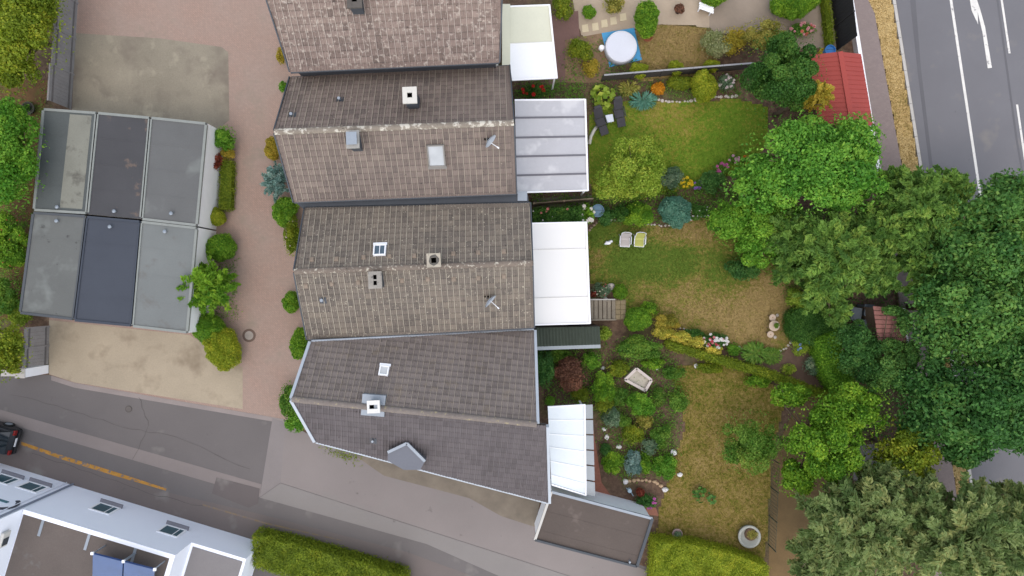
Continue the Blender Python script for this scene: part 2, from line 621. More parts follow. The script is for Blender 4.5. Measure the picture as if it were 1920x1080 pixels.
def hedge(name, label, pts, h, pal, leaf=.09, cover=1.9, cat='hedge', group=None, zpx=None, wob=.12, bl=None):
    """pts: outline of the hedge top in photo pixels"""
    zt = h if zpx is None else zpx
    poly = wp(pts, zt)
    P = np.array([(p[0], p[1]) for p in poly])
    cx, cy = P.mean(0)
    root = thing(name, label, cat, (cx, cy, 0), group)
    area = .5 * abs(sum(P[i][0] * P[(i + 1) % len(P)][1] - P[(i + 1) % len(P)][0] * P[i][1] for i in range(len(P))))
    F = Foliage()
    la = leaf * leaf * .3
    n = int(area * cover / la)
    q = sample_poly(poly, n)
    hz = h * (1 + .05 * np.sin(q[:, 0] * 3.1 + 2 * np.sin(q[:, 1] * 2.3)) + .05 * np.sin(q[:, 1] * 4.3 + 2 * np.sin(q[:, 0] * 3.7))) - rng.random(n) ** 2 * .25
    F.put(np.column_stack([q, hz]), np.array([0, 0, 1.]) + rng.normal(size=(n, 3)) * .6, leaf * rng.uniform(.65, 1.3, n), .5 + .18 * np.sin(q[:, 0] * 2.3 + 2 * np.sin(q[:, 1])) * np.sin(q[:, 1] * 2.9 + 2 * np.sin(q[:, 0] * 1.7)) + (rng.random(n) - .5) * .8)
    per = 0
    for i in range(len(P)):
        a, b = P[i], P[(i + 1) % len(P)]
        L = np.linalg.norm(b - a)
        m = int(L * h * cover * .7 / la)
        s = rng.random(m)
        nn = np.array([(b - a)[1], -(b - a)[0], 0]) / (L + 1e-6)
        if np.dot(nn[:2], (a + b) / 2 - np.array([cx, cy])) < 0:
            nn = -nn
        p = a + (b - a) * s[:, None] + nn[:2] * rng.normal(size=(m, 1)) * wob * .6
        F.put(np.column_stack([p, rng.uniform(.05, 1., m) * h]), nn + rng.normal(size=(m, 3)) * .6, leaf * rng.uniform(.65, 1.3, m), .5 + (rng.random(m) - .5) * .8)
    link_mesh("foliage", F.mesh("foliage", ORG[root]), leaf_mat(*PAL[pal]), root)
    inner = [(cx + (p[0] - cx) * .93, cy + (p[1] - cy) * .93) for p in P]
    MB().prism(inner, .02, h * .78).build("inner_twigs", leaf_mat(*PAL[pal]), root)
    if bl:
        sp = []
        for (hx, m) in bl:
            for (x, y) in sample_poly(poly, m):
                sp.append((Vector((x, y, h + .03)), hx))
        blooms(root, sp, .15)
    return root

def undergrowth(name, label, pts, n, leaf, pal, hmax=.35, clump=9, cat='plants'):
    """low leafy ground cover nobody could count: one object"""
    poly = wp(pts, .1)
    cc = sample_poly(poly, max(3, n // clump))
    F = Foliage()
    m = len(cc) * clump
    ci = np.repeat(np.arange(len(cc)), clump)
    sp = leaf * 1.6
    p = np.column_stack([cc[ci] + rng.normal(size=(m, 2)) * sp, rng.uniform(.03, hmax, m) * np.repeat(rng.uniform(.4, 1, len(cc)), clump)])
    F.put(p, np.array([0, 0, 1.]) + rng.normal(size=(m, 3)) * .6, leaf * rng.uniform(.6, 1.3, m), np.repeat(rng.random(len(cc)), clump) * .6 + rng.random(m) * .4, .55)
    o = link_mesh(name, F.mesh(name, (0, 0, 0)), leaf_mat(*PAL[pal]))
    return tag(o, label, cat, kind='stuff')
# ------------------------------------------------------------------ the setting: ground, paving, roads
def soil_mat():
    m, nt, b = nodes_of("soil")
    p = pos(nt)
    f1, f2, f3 = noise(nt, p, .35, 5), noise(nt, p, 3.5, 6, .65), noise(nt, p, 28, 4, .7)
    f = maths(nt, 'ADD', maths(nt, 'MULTIPLY', f2, .6), maths(nt, 'MULTIPLY', f3, .4))
    c = ramp(nt, f, [(.32, lin('#3e2f24', KA)), (.5, lin('#675040', KA)), (.68, lin('#8a745c', KA))])
    g = ramp(nt, f, [(.35, lin('#3a4a1c', KA)), (.65, lin('#6a7034', KA))])
    c = mixc(nt, ramp(nt, f1, [(.5, (0, 0, 0, 1)), (.66, (.6, .6, .6, 1))]), c, g)
    nt.links.new(c, b.inputs["Base Color"])
    b.inputs["Roughness"].default_value = .95
    bump(nt, b, f, .6, .05)
    return m
SOIL = soil_mat()

def asphalt(key, hexs, var=.12):
    return rough_mat(key, hexs, var=var, s1=.22, s2=34, rough=.9, bmp=.35, spots=[('#615c59', 1.1, .68, .8), ('#8a8580', .5, .6, .78)])

def brick_mat(key, c1, c2, mortar, scale, rot, patch, w=.5, h=.25, moss=None):
    m, nt, b = nodes_of(key)
    p = pos(nt)
    mp = nt.nodes.new("ShaderNodeMapping")
    mp.inputs["Rotation"].default_value = (0, 0, rot)
    nt.links.new(p, mp.inputs[0])
    br = nt.nodes.new("ShaderNodeTexBrick")
    br.inputs["Color1"].default_value = lin(c1, KA)
    br.inputs["Color2"].default_value = lin(c2, KA)
    br.inputs["Mortar"].default_value = lin(mortar, KA)
    br.inputs["Scale"].default_value = scale
    br.inputs["Mortar Size"].default_value = .018
    br.inputs["Brick Width"].default_value = w
    br.inputs["Row Height"].default_value = h
    nt.links.new(mp.outputs[0], br.inputs[0])
    f = noise(nt, p, .28, 5, .6)
    c = mixc(nt, ramp(nt, f, [(.38, (0, 0, 0, 1)), (.66, (.75, .75, .75, 1))]), br.outputs[0], lin(patch, KA))
    c = mixc(nt, ramp(nt, noise(nt, p, 5, 6, .7), [(.35, (.45, .45, .45, 1)), (.7, (0, 0, 0, 1))]), c, lin(mortar, KA))
    if moss:
        c = mixc(nt, ramp(nt, noise(nt, p, .55, 6, .7), [(.56, (0, 0, 0, 1)), (.74, (.8, .8, .8, 1))]), c, lin(moss, KA))
    nt.links.new(c, b.inputs["Base Color"])
    b.inputs["Roughness"].default_value = .9
    bump(nt, b, br.outputs["Fac"], -.3, .01)
    MATS[key] = m
    return m

g = MB().add([(-220, -220, 0), (220, -220, 0), (220, 220, 0), (-220, 220, 0)], [(0, 1, 2, 3)]).build("ground", SOIL)
tag(g, "bare brown garden soil with patches of green", kind='structure')

PAVE = brick_mat("red_paving", '#a58a7c', '#b29384', '#8d7a6c', 2.5, R(42), '#a8968a', moss='#8f8474')
CONC = rough_mat("forecourt", '#938b7a', var=.2, s1=.35, s2=12, bmp=.3, spots=[('#7c7266', .5, .5, .72), ('#a8a08c', .9, .58, .75)])
CONC2 = rough_mat("forecourt_warm", '#ab9e88', var=.16, s1=.35, s2=12, bmp=.3, spots=[('#8c7e6a', .6, .52, .74)])
sheet("courtyard_paving", [(146, -60), (660, -60), (660, 850), (533, 786), (140, 718), (92, 702), (92, 600), (135, 205)], .004, PAVE)
sheet("concrete_forecourt", [(141, 62), (300, 72), (415, 88), (428, 98), (430, 225), (400, 250), (135, 206)], .008, CONC)
sheet("concrete_forecourt", [(92, 600), (355, 628), (455, 690), (455, 767), (140, 717), (92, 701)], .008, CONC2)

ASPH = asphalt("street_asphalt", '#706b69')
sheet("street", [(-900, 600), (0, 702), (92, 703), (140, 719), (533, 787), (620, 840), (1010, 950), (1010, 1000), (1215, 1064), (1900, 1270), (1700, 1500), (400, 1100), (470, 1012), (140, 912), (0, 868), (-900, 640)], .006, ASPH)
FOOT = asphalt("footway_asphalt", '#766d69')
sheet("footway", [(-60, 820), (36, 834), (310, 922), (480, 962), (760, 1034), (900, 1085), (730, 1085), (470, 1010), (140, 911), (0, 868), (-60, 850)], .010, FOOT)
sheet("gutter_strip", [(-60, 752), (0, 768), (490, 908), (487, 932), (0, 790), (-60, 776)], .012, rough_mat("light_asphalt", '#8a817d', s1=.4, s2=30, rough=.9, var=.1))
sheet("gutter_strip", [(96, 704), (140, 718), (533, 786), (533, 794), (140, 727), (96, 713)], .014, rough_mat("gutter_concrete", '#958b86', s1=.6, s2=25, var=.14))
sheet("asphalt_patch", [(511, 784), (536, 792), (526, 905), (487, 932)], .016, rough_mat("patch_light", '#8a8380', s1=.5, s2=25, var=.1))
sheet("forecourt_paving", [(536, 790), (620, 838), (1004, 955), (1003, 1013), (1196, 1063), (1260, 1090), (1100, 1090), (526, 905)], .018, asphalt("forecourt_grey", '#8c8480', .1))
sheet("street_lane", [(526, 906), (1100, 1091), (960, 1091), (800, 1020), (487, 933)], .020, asphalt("lane_grey", '#8a8581', .1))
sheet("asphalt_patch", [(406, 895), (487, 916), (484, 944), (466, 952), (397, 925)], .022, asphalt("patch_dark", '#6b6462', .1))
sheet("gravel_strip", [(668, 856), (740, 850), (1014, 930), (1003, 988), (940, 968), (880, 934), (720, 892)], .024, rough_mat("gravel_olive", '#82786a', var=.25, s1=1.2, s2=40, bmp=.6))
ORNG = rough_mat("worn_orange_paint", '#b8873e', var=.3, s1=2.2, s2=14, spots=[('#7d736e', 3.0, .52, .6)])
line = sheet("worn_road_line", [(33, 826), (120, 855), (220, 886), (312, 916), (311, 920), (218, 893), (118, 862), (33, 832)], .014, ORNG)
tag(line, "worn orange painted line along the footway")
sheet("worn_road_line", [(380, 945), (500, 980), (640, 1012), (640, 1014), (500, 983), (380, 948)], .015, rough_mat("faded_orange_paint", '#8d7a60', var=.2, s1=2, s2=14, spots=[('#7d736e', 4.0, .45, .6)]))

# main road on the right, with raised footway, dry verge and kerb stones
def kx(y): return 1673 + .160 * y
ROAD = asphalt("main_road_asphalt", '#78777a', .1)
sheet("main_road", [(kx(-500) + 6, -500), (2600, -500), (2600, 1500), (kx(1500) + 6, 1500)], .005, ROAD)
STRIP = rough_mat("road_seam", '#6a696c', var=.1, s1=.4, s2=30, rough=.9)
sheet("tar_seam", [(1700, -60), (1712, -60), (1727, 130), (1762, 420), (1756, 420), (1720, 130)], .008, STRIP)
sheet("tar_seam", [(1860, -60), (1864, -60), (1908, 260), (1935, 420), (1931, 420), (1904, 260)], .008, STRIP)
PAINT = rough_mat("white_road_paint", '#d9d6cf', var=.15, s1=2, s2=25, k=.9, spots=[('#8a8888', 3, .6, .7)])
def mark(pts):
    sheet("road_marking", pts, .010, PAINT)
mark([(1776, -30), (1781, -30), (1836, 335), (1880, 620), (1875, 620), (1831, 335)])
mark([(1833, 22), (1838, 18), (1847, 50), (1860, 127), (1852, 128), (1842, 60)])
mark([(1816, -14), (1826, -18), (1838, 18), (1833, 22), (1834, 46), (1822, 20)])
mark([(1872, -28), (1876, -28), (1895, 100), (1891, 100)])
mark([(1905, 196), (1909, 196), (1924, 300), (1920, 300)])
FW = brick_mat("footway_paving", '#8f807c', '#9a8a84', '#7d706c', 3.3, R(9), '#948680')
sheet("pavement", [(1592 - 20, -200), (1628 - 32, -200), (1628, 0), (1640, 25), (1662, 150), (1690, 305), (1790, 900), (1840, 1300), (1770, 1300), (1735, 900), (1650, 310), (1597, 0)], .12, FW, thick=.14)

LAWN = {}
def lawn_mat(key, cols):
    if key in LAWN:
        return LAWN[key]
    m, nt, b = nodes_of(key)
    p = pos(nt)
    a = nt.nodes.new("ShaderNodeAttribute")
    a.attribute_name = "v"
    f = maths(nt, 'ADD', a.outputs["Fac"], maths(nt, 'MULTIPLY', maths(nt, 'SUBTRACT', noise(nt, p, 1.1, 6, .65), .5), 1.2))
    f = maths(nt, 'ADD', f, maths(nt, 'MULTIPLY', maths(nt, 'SUBTRACT', noise(nt, p, 4.5, 5, .7), .5), 1.9))
    f = maths(nt, 'ADD', f, maths(nt, 'MULTIPLY', maths(nt, 'SUBTRACT', noise(nt, p, 17, 5, .8), .5), 2.2))
    n = len(cols)
    c = ramp(nt, f, [(.1 + .8 * i / (n - 1), lin(h, KA)) for i, h in enumerate(cols)])
    nt.links.new(c, b.inputs["Base Color"])
    b.inputs["Roughness"].default_value = .9
    b.inputs["Specular IOR Level"].default_value = .1
    bump(nt, b, noise(nt, p, 30, 5, .8), .7, .05)
    LAWN[key] = m
    return m
TURF = ['#627a2e', '#748236', '#8a853f', '#9c8b52', '#ab9462']

def lawn(name, label, pts, spots, base=.4, blades=20000, z=.012, cols=TURF, key="turf", tall=.06):
    poly = wp(pts, z)
    P = np.array([(p[0], p[1]) for p in poly])
    sw = [(W(x, y, z), r / FOC * CAMH, a) for (x, y, r, a) in spots]
    def dry(q):
        v = np.full(len(q), base)
        for (c, r, a) in sw:
            v += a * np.exp(-((q[:, 0] - c.x) ** 2 + (q[:, 1] - c.y) ** 2) / (r * r))
        return v
    st = .16
    lo, hi = P.min(0), P.max(0)
    nx, ny = int((hi[0] - lo[0]) / st) + 2, int((hi[1] - lo[1]) / st) + 2
    X, Y = np.meshgrid(lo[0] + np.arange(nx) * st, lo[1] + np.arange(ny) * st)
    pts2 = np.column_stack([X.ravel(), Y.ravel()])
    i, j = np.meshgrid(np.arange(nx - 1), np.arange(ny - 1))
    q = (j * nx + i).ravel()
    quads = np.column_stack([q, q + 1, q + nx + 1, q + nx])
    keep = inside(pts2[quads].mean(1), poly)
    me = np_mesh(name, np.column_stack([pts2, np.full(len(pts2), z)]), quads[keep], None)
    at = me.attributes.new("v", 'FLOAT', 'POINT')
    at.data.foreach_set("value", dry(pts2).astype(np.float32))
    mat = lawn_mat(key, cols)
    o = tag(link_mesh(name, me, mat), label, kind='structure')
    if blades:
        b = sample_poly(poly, blades)
        F = Foliage()
        a = rng.uniform(0, 6.28, blades)
        tg = np.column_stack([np.cos(a) * .5, np.sin(a) * .5, rng.uniform(.3, 1., blades)])
        side = np.column_stack([-np.sin(a), np.cos(a), np.zeros(blades)])
        F.put(np.column_stack([b, np.full(blades, z + .02)]), np.cross(unit(tg), side), tall * rng.uniform(.7, 1.5, blades), dry(b) + (rng.random(blades) - .5) * .3, .3, tg)
        link_mesh("grass", F.mesh("grass", (0, 0, 0)), mat, o)["kind"] = "stuff"
    return o

VERGE = ['#7d7840', '#b09a60', '#ceb076', '#d8be86']
lawn("verge", "strip of dry straw coloured grass beside the kerb", [(1596, -200), (1640, -200), (kx(0) - 1, 0), (kx(310) - 1, 310), (kx(900) - 1, 900), (kx(1100) - 1, 1100), (1815, 1100), (1790, 900), (1690, 305), (1662, 150), (1640, 25), (1628, 0)],
     [(1665, 150, 40, -.2), (1690, 210, 40, -.3)], .85, 26000, .10, VERGE, "verge_turf", .07)
kerb = MB().prism([W(kx(-200) + 4, -200, .1).to_2d(), W(kx(-200) + 8, -200, .1).to_2d(), W(kx(1200) + 8, 1200, .1).to_2d(), W(kx(1200) + 4, 1200, .1).to_2d()], -.05, .06).build("kerb", rough_mat("kerb_bed", '#8a8680', var=.1))
tag(kerb, kind='structure')
KST = rough_mat("kerb_stone", '#c3bfb8', var=.12, s1=3, s2=20)
d = (W(kx(1000), 1000) - W(kx(0), 0)).normalized()
km = bpy.data.meshes.new("kerb_stone")
tmp = MB().box((0, 0, 0), .98, .17, .2)
km.from_pydata(tmp.v, [], tmp.f)
km.materials.append(KST)
p = W(kx(-130) + 3, -130, .1)
for i in range(42):
    o = bpy.data.objects.new("kerb_stone", km)
    C.objects.link(o)
    o.parent = kerb
    o.location = (p.x + d.x * i, p.y + d.y * i, .04)
    o.rotation_euler = (0, 0, math.atan2(d.y, d.x))

# lawns and beds
lawn("lawn", "half dry lawn with green and straw patches between the white canopy and the big shrubs",
     [(1102, 436), (1112, 424), (1128, 413), (1160, 416), (1200, 424), (1255, 425), (1300, 412), (1345, 398), (1400, 430), (1470, 500), (1500, 540), (1492, 580), (1490, 620), (1484, 642), (1470, 656), (1440, 662), (1395, 656), (1365, 648), (1320, 628), (1275, 617), (1240, 600), (1200, 590), (1160, 592), (1152, 566), (1150, 548), (1128, 535), (1105, 530)],
     [(1190, 480, 34, -.45), (1175, 495, 40, -.25), (1225, 505, 34, -.25), (1270, 490, 38, -.4), (1285, 500, 30, -.2), (1345, 490, 38, -.3), (1120, 440, 28, -.3),
      (1120, 480, 22, .25), (1240, 440, 40, .25), (1320, 440, 45, .35), (1290, 425, 40, .2), (1270, 560, 60, .25), (1340, 590, 70, .32), (1400, 600, 70, .35), (1450, 560, 60, .45),
      (1470, 530, 40, .4), (1430, 640, 50, .25), (1210, 540, 40, .15), (1380, 530, 40, -.2), (1320, 540, 35, -.15), (1300, 530, 25, .2)], .33, 60000)
lawn("lawn", "green lawn of the garden with two dark recliners",
     [(1105, 215), (1160, 190), (1230, 190), (1300, 192), (1380, 185), (1440, 200), (1440, 260), (1420, 300), (1370, 330), (1300, 350), (1200, 375), (1108, 370)],
     [(1300, 250, 90, .22), (1240, 210, 40, .15), (1370, 240, 60, -.25), (1340, 290, 60, -.3), (1250, 300, 50, -.2), (1150, 270, 40, -.2)], .28, 25000, .012,
     ['#6a8a2a', '#7c9030', '#908f3a', '#9c9048', '#a49454'], "turf_green")
lawn("lawn", "parched yellow brown lawn beside the pool mat",
     [(1203, 118), (1190, 60), (1230, 45), (1300, 48), (1330, 56), (1345, 110), (1330, 138), (1200, 152)], [(1260, 80, 60, .1)], .85, 14000, .012)
lawn("lawn", "dry olive lawn round the pale green fruit tree",
     [(1255, 690), (1330, 678), (1400, 700), (1450, 720), (1470, 760), (1445, 860), (1440, 1000), (1430, 1060), (1320, 1040), (1230, 1020), (1235, 960), (1260, 880), (1285, 800), (1270, 740)],
     [(1330, 860, 70, .1), (1380, 1000, 60, .12), (1300, 720, 60, -.05), (1290, 960, 60, .1)], .52, 36000, .012,
     ['#5c6c22', '#74742e', '#8a7c3e', '#98864c', '#a48e5a'], "turf_south")
sheet("soil_bed", [(1390, 655), (1470, 662), (1490, 640), (1520, 620), (1560, 690), (1560, 745), (1380, 690)], .014, rough_mat("bed_soil", '#6f5a4c', var=.3, s1=1.5, s2=22, bmp=.8))
sheet("bare_earth", [(1447, 860), (1520, 700), (1600, 800), (1580, 900), (1560, 1100), (1440, 1100)], .013, rough_mat("bare_earth", '#7d6644', var=.25, s1=.8, s2=18, bmp=.6))
sheet("side_path", [(1600, 835), (1668, 830), (1690, 880), (1660, 915), (1600, 900)], .016, rough_mat("path_grey", '#8c8684', var=.1, s1=1, s2=20))
sheet("leaf_litter", [(0, 150), (95, 150), (70, 260), (60, 400), (34, 600), (0, 600)], .012, rough_mat("litter", '#6d5233', var=.35, s1=1.1, s2=16, bmp=.7, spots=[('#5e6a28', 1.0, .55, .68)]))
BEIGE = rough_mat("beige_gravel", '#b5a48e', var=.14, s1=.9, s2=45, bmp=.5)
sheet("gravel_patio", [(1065, -60), (1330, -60), (1330, 52), (1300, 50), (1235, 46), (1190, 54), (1130, 72), (1095, 72), (1080, 40)], .012, BEIGE)
sheet("gravel_patio", [(1330, -60), (1560, -60), (1570, 90), (1500, 90), (1340, 60), (1330, 50)], .013, rough_mat("grey_gravel", '#9a8c7c', var=.16, s1=.8, s2=45, bmp=.5))
sheet("brick_terrace", [(1030, 30), (1084, 20), (1088, 90), (1080, 150), (1030, 160)], .014, rough_mat("mauve_paving", '#7d615a', var=.18, s1=1.2, s2=16))
sheet("rubble_bed", [(1060, 75), (1128, 62), (1145, 135), (1130, 155), (1060, 155)], .016, rough_mat("rubble", '#8a7258', var=.35, s1=2, s2=9, bmp=.8))
sheet("brick_terrace", [(1112, 800), (1128, 905), (1150, 935), (1230, 952), (1235, 968), (1130, 950), (1112, 935)], .014, brick_mat("red_terrace", '#a5604a', '#b5745c', '#8a5c4c', 4.0, R(15), '#8c6454'))
sheet("brick_terrace", [(1020, 650), (1080, 645), (1120, 700), (1130, 760), (1020, 770)], .013, rough_mat("dark_mulch", '#5a4438', var=.3, s1=1.2, s2=18, bmp=.6))
sheet("side_passage", [(1000, 372), (1110, 366), (1108, 384), (1000, 392)], .013, rough_mat("passage", '#77705f', var=.2))

# cracks, repairs and drains in the asphalt
TAR = rough_mat("tar_crack", '#5c5754', var=.2, s1=2, s2=20)
def crack(pts, z, w=.022):
    mb = MB()
    P_ = [W(x, y, z) for x, y in pts]
    Q_ = [P_[0]]
    for i in range(len(P_) - 1):
        for k in range(1, 7):
            q = P_[i].lerp(P_[i + 1], k / 6)
            Q_.append(q + Vector((random.uniform(-.07, .07), random.uniform(-.07, .07), 0)))
    for i in range(len(Q_) - 1):
        d_ = Q_[i + 1] - Q_[i]
        s_ = Vector((-d_.y, d_.x, 0)).normalized() * w * random.uniform(.3, .6)
        mb.add([Q_[i] - s_, Q_[i + 1] - s_, Q_[i + 1] + s_, Q_[i] + s_], [(0, 1, 2, 3)])
    tag(mb.build("asphalt_crack", TAR), kind='structure')
crack([(20, 740), (120, 765), (230, 800), (330, 820), (470, 880)], .013)
crack([(260, 745), (280, 800), (250, 860)], .017)
crack([(60, 850), (150, 880), (280, 925), (380, 950)], .018)
for (x, y, r, l) in ((241, 767, .2, "small round iron access cover in the street"),):
    p = W(x, y, .03)
    o = thing("manhole_cover", l, "manhole", (p.x, p.y, 0))
    MB().lathe((p.x, p.y, 0), [(r, 0), (r, .032), (r * .82, .034)], 26).build("frame", rough_mat("cast_iron", '#57524e', var=.15), o)
    MB().lathe((p.x, p.y, 0), [(r * .8, 0), (r * .8, .036)], 26).build("lid", rough_mat("iron_lid", '#6a6460', var=.15, s1=5, s2=30), o)
# ------------------------------------------------------------------ terraced houses
ZINC = rough_mat("zinc", '#9aa3ac', var=.08, s1=2, s2=14, rough=.45, metal=.3, bmp=.05)
ZINCD = rough_mat("dark_zinc", '#4d5258', var=.12, s1=1.5, s2=14, rough=.5, metal=.2, bmp=.08)
WHITE = plain("white_paint", '#dfe0e2', .55, k=1.1, var=.04)
RENDER = rough_mat("cream_render", '#d8d2c4', var=.06, s1=.7, s2=30, k=.85, bmp=.15)
SLATE = rough_mat("slate_cladding", '#4a4e54', var=.15, s1=2.5, s2=16, rough=.6)
PANE = glass_mat("window_glass", '#5a6a74')
DARK = rough_mat("black_hole", '#060606', rough=1.0, bmp=0, spec=0.0)
DOORM = rough_mat("door_wood", '#6a4a36', var=.2, s1=4, s2=14)
UNDER = rough_mat("roof_felt", '#4c4642', var=.15)

def tile_mat(key, base, light, dark, lichen, lich=(.66, .74), lsc=6.0, moss=None, patch=.6, lapmix=.62):
    if key in MATS:
        return MATS[key]
    m, nt, b = nodes_of(key)
    p = pos(nt)
    oi = nt.nodes.new("ShaderNodeObjectInfo").outputs["Random"]
    a1 = nt.nodes.new("ShaderNodeAttribute"); a1.attribute_name = "v"
    a2 = nt.nodes.new("ShaderNodeAttribute"); a2.attribute_name = "own"
    r = maths(nt, 'ADD', maths(nt, 'MULTIPLY', a2.outputs["Fac"], oi), a1.outputs["Fac"])
    f = maths(nt, 'ADD', maths(nt, 'MULTIPLY', r, .26), maths(nt, 'MULTIPLY', noise(nt, p, .5, 4), .40))
    f = maths(nt, 'ADD', f, maths(nt, 'MULTIPLY', noise(nt, p, 11, 5, .7), .45))
    c = ramp(nt, f, [(.3, lin(dark, KA)), (.55, lin(base, KA)), (.85, lin(light, KA))])
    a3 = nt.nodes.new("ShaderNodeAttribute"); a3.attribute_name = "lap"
    c = mixc(nt, maths(nt, 'MULTIPLY', a3.outputs["Fac"], lapmix, True), c, lin(lichen, KA))   # pale side laps: lichen, plus light caught on their edges painted in
    c = mixc(nt, maths(nt, 'MULTIPLY', a3.outputs["Fac"], -.32, True), c, lin('#453d38', KA))  # shadow line between rows painted along the lower edge, with lap dirt
    if moss:
        c = mixc(nt, ramp(nt, noise(nt, p, 1.3, 5, .7), [(.55, (0, 0, 0, 1)), (.75, (patch,) * 3 + (1,))]), c, lin(moss, KA))
    wn_ = ramp(nt, noise(nt, p, lsc, 3, .6), [(lich[0], (0, 0, 0, 1)), (lich[1], (.9, .9, .9, 1))])
    c = mixc(nt, wn_, c, lin(lichen, KA))
    dk = ramp(nt, noise(nt, p, lsc * .8, 3, .6), [(.26, (.8, .8, .8, 1)), (.33, (0, 0, 0, 1))])
    c = mixc(nt, dk, c, lin('#3c3632', KA))
    nt.links.new(c, b.inputs["Base Color"])
    b.inputs["Roughness"].default_value = .85
    b.inputs["Specular IOR Level"].default_value = .25
    bump(nt, b, noise(nt, p, 40, 4, .7), .3, .01)
    MATS[key] = m
    return m

TW, TL = .30, .33
def tile_template(w, l):
    prof = [(0, .045), (.09, .045), (.18, .003), (.40, .003), (.54, .034), (.68, .003), (.92, .0), (1.0, .018)]
    n = len(prof)
    rows = [(.02, 0.0), (-l * .86, .030), (-l * 1.02, .036)]
    v = [(x * w, y, z + dz) for (y, dz) in rows for x, z in prof] + [(x * w, -l * 1.02, z - .006) for x, z in prof]
    q, lap = [], []
    for r in range(3):
        for i in range(n - 1):
            q.append((r * n + i, (r + 1) * n + i, (r + 1) * n + i + 1, r * n + i + 1))
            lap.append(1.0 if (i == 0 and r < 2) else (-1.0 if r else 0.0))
    return np.array(v), np.array(q), np.array(lap, np.float32)

class Slope:
    def __init__(s, r0, r1, pitch, side):
        X = (r1 - r0); X.z = 0; X.normalize()
        h = Vector((-X.y, X.x, 0))
        if side == 'N':
            s.X, s.O = -X, Vector(r1)
        else:
            h = -h
            s.X, s.O = X, Vector(r0)
        s.D = (h * math.cos(pitch) - Vector((0, 0, 1)) * math.sin(pitch)).normalized()
        s.N = (h * math.sin(pitch) + Vector((0, 0, 1)) * math.cos(pitch)).normalized()
        s.Y = -s.D
    def hit(s, px, py, off=0.0):
        return ray_plane(px, py, s.O + s.N * off, s.N)
    def uv(s, p):
        d = Vector(p) - s.O
        return (d.dot(s.X), d.dot(s.D))
    def at(s, u, v, off=0.0):
        return s.O + s.X * u + s.D * v + s.N * off

